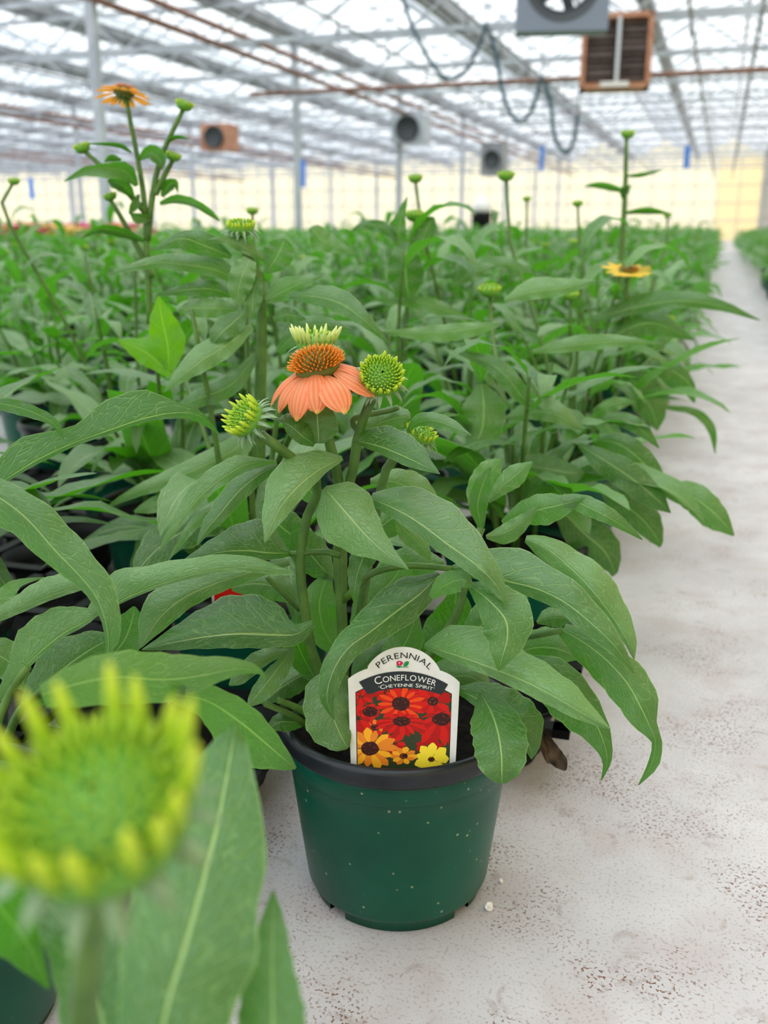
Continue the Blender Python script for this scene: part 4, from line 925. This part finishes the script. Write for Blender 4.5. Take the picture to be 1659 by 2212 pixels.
# ------------------------------------------------------------------ traced leaves of the named neighbours
def traced(slot, rows, seed):
    r = ROOTS[slot]; d = fwd(lattice(*slot))
    for k, (mt, pts) in enumerate(rows): tleaf(r, d, pts, M[mt], seed=seed+k, el=.2, er=.2, wave=.25, nu=18, nv=6, tilt=1.0, wide=1.08)
    return r, d
r, d = traced((1, 1), [
 ('leaf', [(515,610,0,6,6),(470,585,1,14,26),(400,572,2,14,22),(330,568,2.5,12,14),(235,592,3,1,1)]),
 ('leaf', [(505,640,0,4,4),(460,625,1,16,18),(410,625,2,14,14),(338,636,2.5,1,1)]),
 ('leaf', [(512,668,1,4,4),(465,665,2,20,22),(420,665,2,18,18),(380,672,2,2,2)]),
 ('leaf', [(535,668,3,4,4),(505,695,4,24,20),(475,722,5,16,22),(455,750,5,2,2)]),
 ('leaf', [(545,705,3,6,6),(490,745,5,22,26),(440,775,6,24,30),(395,810,7,14,18),(354,847,7,1,1)]),
 ('leaf', [(500,555,1,4,4),(440,530,2,22,28),(390,515,3,22,14),(327,541,3.5,1,1)]),
 ('leaf', [(540,560,2,14,14),(525,590,3,26,26),(515,630,3,22,20),(520,660,3,4,4)]),
 ('leaf', [(575,590,-1,4,4),(595,560,-1,30,30),(610,530,-1,24,26),(615,515,-1,3,3)]),
 ('leaf', [(575,650,1,6,6),(610,630,1,26,20),(650,612,2,16,14),(694,597,2,1,1)]),
 ('leaf', [(625,640,2,6,6),(680,640,3,22,18),(735,655,4,28,22),(785,690,5,16,14),(840,742,5,1,1)]),
 ('leaf', [(590,690,1,4,4),(620,680,1,16,16),(660,690,1,2,2)]),
 ('leaf', [(570,560,0,6,4),(530,535,1,12,14),(490,520,1.5,10,10),(450,517,2,1,1)]),
 ('leaf', [(560,760,0,6,6),(500,830,2,20,20),(430,860,3,18,18),(380,880,3,2,2)]),
 ('leaf', [(600,760,-1,6,6),(640,720,-1,20,20),(690,700,-1,18,18),(760,712,-1,2,2)]),
 ('leaf', [(560,900,-2,6,6),(520,960,0,24,24),(430,1010,2,24,24),(300,1060,3,12,12),(222,1100,3,1,1)]),
 ('leaf', [(440,1070,2,6,6),(380,1080,3,18,18),(330,1092,3,16,16),(290,1106,3,3,3)]),
 ('leaf_lime', [(365,800,-12,10,10),(362,745,-12,32,36),(350,690,-12,26,26),(343,640,-12,2,2)]),
 ('leaf_lime', [(370,810,-12,8,8),(320,765,-12,24,30),(280,745,-12,14,14),(255,735,-12,2,2)]),
 ('leaf', [(560,600,2,4,4),(548,630,2.5,20,20),(545,665,3,14,14),(548,690,3,2,2)])], 200)
pstem(r, d, [(560,1010,0),(562,850,0),(565,700,0),(560,620,0),(530,540,0),(521,500,0)], .006, .0042)
bud(r, P(520, 492, d), UP + tocam*.1, .0125, seed=31, nray=22, raylen=.45, splay=.25, nsp=70)
bud(r, P(681, 742, .655), UP + tocam*.02, .0135, ray='bud_ray_pale', seed=33, nray=20, raylen=.95, splay=.5, nsp=40)
pstem(r, 0, [(600,1000,.86),(660,860,.74),(680,775,.66),(681,752,.655)], .003, .003, absd=True)
r, d = traced((0, 1), [
 ('leaf', [(1250,960,4,4,4),(1300,990,6,20,26),(1360,1030,7,30,30),(1415,1075,8,20,24),(1449,1108,8,1,1)]),
 ('leaf', [(1400,1050,3,10,10),(1450,1060,4,20,18),(1500,1075,5,30,30),(1550,1115,6,22,32),(1585,1157,6,2,2)]),
 ('leaf', [(1300,905,2,6,6),(1345,905,3,14,16),(1385,928,4,16,14),(1424,968,4,1,1)]),
 ('leaf', [(1095,905,3,6,6),(1150,890,4,26,16),(1200,895,5,26,18),(1262,931,5,1,1)]),
 ('leaf', [(1120,1000,2,14,14),(1170,1010,3,28,36),(1225,1020,4,20,36),(1262,1022,4,3,3)]),
 ('leaf', [(1210,1100,3,16,16),(1260,1150,4,40,40),(1305,1190,5,36,30),(1325,1230,5,12,16),(1322,1245,5,2,2)]),
 ('leaf', [(1300,1050,2,10,10),(1350,1090,3,36,30),(1395,1130,3.5,34,26),(1420,1165,4,14,14),(1426,1182,4,2,2)]),
 ('leaf', [(1275,905,-1,4,4),(1310,880,0,14,14),(1340,870,0,12,12),(1372,868,0,1,1)]),
 ('leaf', [(1040,830,3,10,10),(1045,880,4,42,45),(1040,930,4.5,38,40),(1015,980,5,6,6)]),
 ('leaf', [(1290,950,1,6,6),(1340,960,2,24,24),(1390,1000,3,26,26),(1440,1060,3,10,10),(1462,1080,3,1,1)]),
 ('leaf', [(1080,700,2,4,4),(1000,712,2,20,14),(920,718,2,18,12),(820,716,2,1,1)]),
 ('leaf', [(1090,650,2,4,4),(1150,630,2,26,16),(1220,622,2,20,14),(1290,606,2,1,1)]),
 ('leaf', [(990,760,3,4,4),(1060,785,4,16,16),(1100,820,5,20,20),(1130,860,5,14,14),(1170,885,5,1,1)]),
 ('leaf', [(1150,760,2,4,4),(1240,745,2,18,14),(1330,738,2,14,12),(1430,742,2,1,1)])], 240)
r, d = traced((0, 2), [
 ('leaf', [(1280,690,2,6,6),(1370,665,2,24,14),(1460,650,3,22,14),(1550,660,3,14,10),(1642,692,3,1,1)]),
 ('leaf', [(1300,740,1,6,6),(1370,705,1,30,20),(1420,700,1,26,26),(1500,735,1,1,1)]),
 ('leaf', [(1400,790,1,6,6),(1450,800,1,20,30),(1490,830,1,10,26),(1500,870,1,2,2)]),
 ('leaf', [(1350,800,2,8,8),(1380,840,2,40,30),(1410,890,2,30,26),(1420,930,2,2,2)]),
 ('leaf', [(1440,880,1,4,4),(1500,890,1,8,8),(1535,925,1,10,8),(1545,980,1,1,1)])], 270)
pstem(r, d, [(1330,830,0),(1345,720,0),(1352,640,0),(1357,592,0)], .004, .003)
cone_flower(r, P(1357, 583, d), UP + tocam*.22, .0135, .026, .0125, M['petal_yellow'], n=15, a0=.2, a1=-.1, seed=12, nsp=110, hgt=.4, coneh=.3)
r = ROOTS[(0, 3)]; d = fwd(lattice(0, 3))
pstem(r, d, [(1330,640,0),(1342,540,0),(1350,420,0),(1353,300,0)], .0065, .0035)
bud(r, P(1356, 290, d), UP, .012, seed=41, nray=16, raylen=.4, nsp=40, simple=True)
for k, pts in enumerate(([(1350,415,0,3,3),(1320,405,0,8,8),(1290,400,0,7,7),(1262,402,0,1,1)], [(1354,380,0,2,2),(1385,378,0,5,5),(1430,367,0,1,1)], [(1350,460,0,3,3),(1400,455,0,8,8),(1450,462,0,1,1)], [(1345,430,0,3,3),(1350,412,0,12,10),(1362,400,0,1,1)])): tleaf(r, d, pts, LG, seed=300+k, nu=10, nv=4)
r = ROOTS[(2, 1)]; d = fwd(lattice(2, 1))
for pts in ([(325,700,0),(318,560,0),(312,440,0),(297,340,0),(282,265,0),(273,212,0)], [(318,520,0),(330,420,0),(345,350,0),(365,300,0),(396,236,0)], [(315,460,0),(280,420,0),(215,355,0),(180,325,0)], [(335,420,0),(355,380,0),(374,345,0)], [(330,600,0),(290,520,0),(250,450,0),(238,432,0)]): pstem(r, d, pts, .004, .0024)
cone_flower(r, P(268, 200, d), UP + rt*.05 - tocam*.28, .0125, .022, .0085, M['petal_amber'], n=14, a0=.1, a1=-.5, seed=15, nsp=90, hgt=.5)
for (x, y, R) in ((398, 228, .0095), (178, 320, .009), (374, 338, .0085), (238, 425, .0075)): bud(r, P(x, y, d), UP + rt*(.3 if x > 300 else -.3), R, seed=x, nray=14, raylen=.5, nsp=40, simple=True)
for k, (mt, pts) in enumerate([
 ('leaf', [(296,402,1,4,4),(270,370,2,20,20),(220,362,3,22,8),(180,368,3,14,6),(138,392,3,1,1)]), ('leaf', [(285,330,0,2,2),(255,313,0,6,5),(190,310,0,1,1)]), ('leaf', [(300,345,0,3,3),(325,330,1,18,14),(345,345,1,16,14),(350,368,1,1,1)]),
 ('leaf', [(262,345,0,3,3),(240,340,0,10,6),(225,350,0,1,1)]), ('leaf', [(290,430,0,3,3),(270,405,1,14,14),(240,390,1,12,8),(232,392,1,1,1)]), ('leaf', [(345,440,0,4,4),(380,432,1,12,8),(420,440,2,10,8),(455,462,2,8,6),(475,478,2,1,1)]),
 ('leaf', [(350,425,0,4,4),(365,400,0,14,14),(380,395,0,6,10),(384,415,0,1,1)]), ('leaf', [(360,310,0,2,2),(380,297,0,6,4),(410,300,0,1,1)]), ('leaf', [(330,470,0,4,4),(300,470,1,14,10),(280,460,1,1,1)]),
 ('leaf', [(310,520,0,4,4),(260,500,1,14,10),(215,495,2,10,8),(175,515,2,1,1)]), ('leaf', [(300,420,0,3,3),(290,445,1,10,10),(278,462,1,1,1)])]): tleaf(r, d, pts, M[mt], seed=330+k, nu=12, nv=4)
r, d = traced((1, 2), [
 ('leaf', [(865,540,0,4,4),(862,500,0,20,14),(868,465,0,12,8),(880,425,0,1,1)]), ('leaf', [(905,545,0,4,4),(915,510,0,22,20),(930,480,0,16,14),(938,470,0,2,2)]),
 ('leaf', [(860,520,1,4,4),(830,492,1,14,12),(790,485,1,10,8),(755,500,1,1,1)]), ('leaf', [(880,520,3,4,4),(876,560,4,32,34),(878,610,4,34,34),(885,650,4,4,4)]),
 ('leaf', [(960,600,1,4,4),(1020,580,1,16,12),(1090,570,1,14,10),(1155,592,1,1,1)]), ('leaf', [(1010,690,3,6,4),(950,665,3,16,14),(890,650,3,14,8),(800,648,3,1,1)]),
 ('leaf', [(975,620,3,4,4),(1010,595,3,18,14),(1050,580,3,12,10),(1075,575,3,1,1)]), ('leaf', [(760,545,0,4,4),(700,520,0,22,20),(680,500,0,16,16),(667,495,0,2,2)])], 360)
# buds on thin stalks standing above the canopy
def stalk(px, py, d, y1, R, x1=None):
    """stalk grows from the nearest plant of the bed"""
    tip = P(px, py, d); key = min((k for k in ROOTS), key=lambda k: math.hypot(ROOTS[k].location.x-tip[0], ROOTS[k].location.y-tip[1])); r = ROOTS[key]
    b = np.array(r.location); m = MB(); lowp = P(x1 or px, y1, d) - b
    m.tube(crom([(0, 0, .12), tuple((np.array([0, 0, .12]) + lowp)/2 + np.array([0, 0, .02])), tuple(lowp), tuple(tip-b)], 12), list(np.linspace(.0035, .0024, 12)), 6); m.build('stem', M['stem'], r)
    bud(r, tip, UP, R, seed=px, nray=14, raylen=.4, nsp=36, simple=True)
for a in ((897, 386, 1.55, 470, .011, 906), (1093, 380, 1.5, 500, .0125, 1096), (1138, 430, 2.1, 490, .009), (1248, 440, 1.9, 500, .010), (545, 456, 1.5, 520, .009), (896, 466, 1.3, 520, .0125), (1058, 628, 1.15, 680, .013), (1232, 638, 1.35, 690, .011), (1440, 690, 1.5, 740, .011), (30, 392, 1.4, 460, .008, 10), (1442, 466, 2.2, 520, .009)): stalk(*a)

# ------------------------------------------------------------------ small things near the tagged pot
def tray(x, y, rz, lab, cups=((-.055, -.05), (.055, -.05), (-.055, .055), (.055, .055))):
    r = empty('carry_tray', (x, y, 0)); r.rotation_euler = (0, 0, rz); tag(r, lab, 'plant tray', 'black carry trays between the pots')
    m = MB(); Zt = .062
    for sx in (-1, 0, 1): m.box((sx*.104, 0, Zt), (.014, .222, .008))
    for sy in (-1, 0, 1): m.box((0, sy*.104, Zt), (.222, .014, .008))
    m.build('frame', M['black'], r, False)
    for cx, cy in cups:
        m = MB(); m.lathe([(.001, .0), (.022, .0), (.024, .004), (.024, .010), (.029, .012), (.036, .045), (.048, .064), (.046, .064), (.034, .046), (.027, .014), (.001, .010)], 20, c=(cx, cy, 0)); m.build('cup', M['black'], r)
TL = 'black plastic carry tray with round cups lying between the green pots'
fp = floor_pt(1150, 1690)
for i, j in ((1, 0), (2, 0), (3, 0), (3, 1), (2, 1), (1, 1), (4, 0), (4, 1), (2, 2), (3, 2)):
    x, y = lattice(i, j); tray(x, y + SP/2, .05, TL)
tray(fp[0]-.085, fp[1]+.085, .05, 'black carry tray with one cup showing beside the base of the tagged pot')
r = empty('dead_leaf', P(1190, 1610, HDD-.0)); tag(r, 'curled dead brown leaf hanging beside the tagged pot', 'dead leaf')
tleaf(r, HDD, [(1165,1560,0,4,4),(1180,1595,.5,10,16),(1195,1625,1,16,22),(1212,1650,1,16,14),(1222,1664,1,3,3)], M['dead'], el=1.2, er=-.6, wave=.6, seed=501, name='blade')
tleaf(r, HDD, [(1165,1560,0,3,3),(1172,1600,.8,10,8),(1180,1630,1,8,8),(1184,1650,1,1,1)], M['dead'], el=-.5, er=.6, wave=.3, seed=502, name='blade')
def granule(px, py, s, lab):
    bm = bmesh.new(); bmesh.ops.create_icosphere(bm, subdivisions=2, radius=s); rg = random.Random(px)
    for v in bm.verts: v.co *= rg.uniform(.75, 1.15)
    me = bpy.data.meshes.new('perlite_granule'); bm.to_mesh(me); bm.free(); o = link('perlite_granule', me, M['perlite']); p = floor_pt(px, py); o.location = (p[0], p[1], s*.8); tag(o, lab, 'perlite')
granule(1056, 1964, .0032, 'larger white perlite granule on the concrete beside the pot base')
granule(1082, 1906, .0018, 'smaller white perlite granule on the concrete close to the pot')
# second tag, in the pot behind
r0 = ROOTS[(1, 1)]; c2 = P(512, 1305, fwd(lattice(1, 1))-.066); r = empty('plant_tag', c2); r.rotation_euler = (0, 0, YAW); tag(r, 'red plant tag mostly hidden in the pot behind the tagged one', 'plant tag')
m = MB(); m.box((0, 0, 0), (.045, .0008, .07)); m.build('card', M['white'], r, False)
m = MB(); m.box((0, -.0008, 0), (.041, .0004, .066)); m.build('printed_picture', M['t_red'], r, False)
# pink and yellow flowering plants far across the beds
PB = MB(); 
for k, (px, p, rr_) in enumerate(FLP):
    r = empty('flowering_plant', (p[0], p[1], 0))
    kind = rr_.choice(['petal_pink', 'petal_pink', 'petal_pink', 'petal_pink', 'petal_yellow']) if not 130 < px < 160 else 'petal_yellow'
    tag(r, ('pink' if kind == 'petal_pink' else 'yellow') + ' blooming plant in the distant bed of mixed flowers', 'flowering plant', ('pink' if kind == 'petal_pink' else 'yellow') + ' plants in the distant bed')
    o = bpy.data.objects.new('foliage', FOL[k % 7]); C.objects.link(o); o.parent = r; o.scale = (.9, .9, .95)
    for q in range(7):
        m = MB(); c = Vector((rr_.uniform(-.12, .12), rr_.uniform(-.1, .1), rr_.uniform(.43, .50)))
        for a in range(9): m.add(*strip(frame((0, 0, 1)), c, a*.7, .005, 0, .06, .05, .7, -.3, 4, 2, .1))
        m.build('bloom', M[kind], r)
bpy.context.view_layer.update()
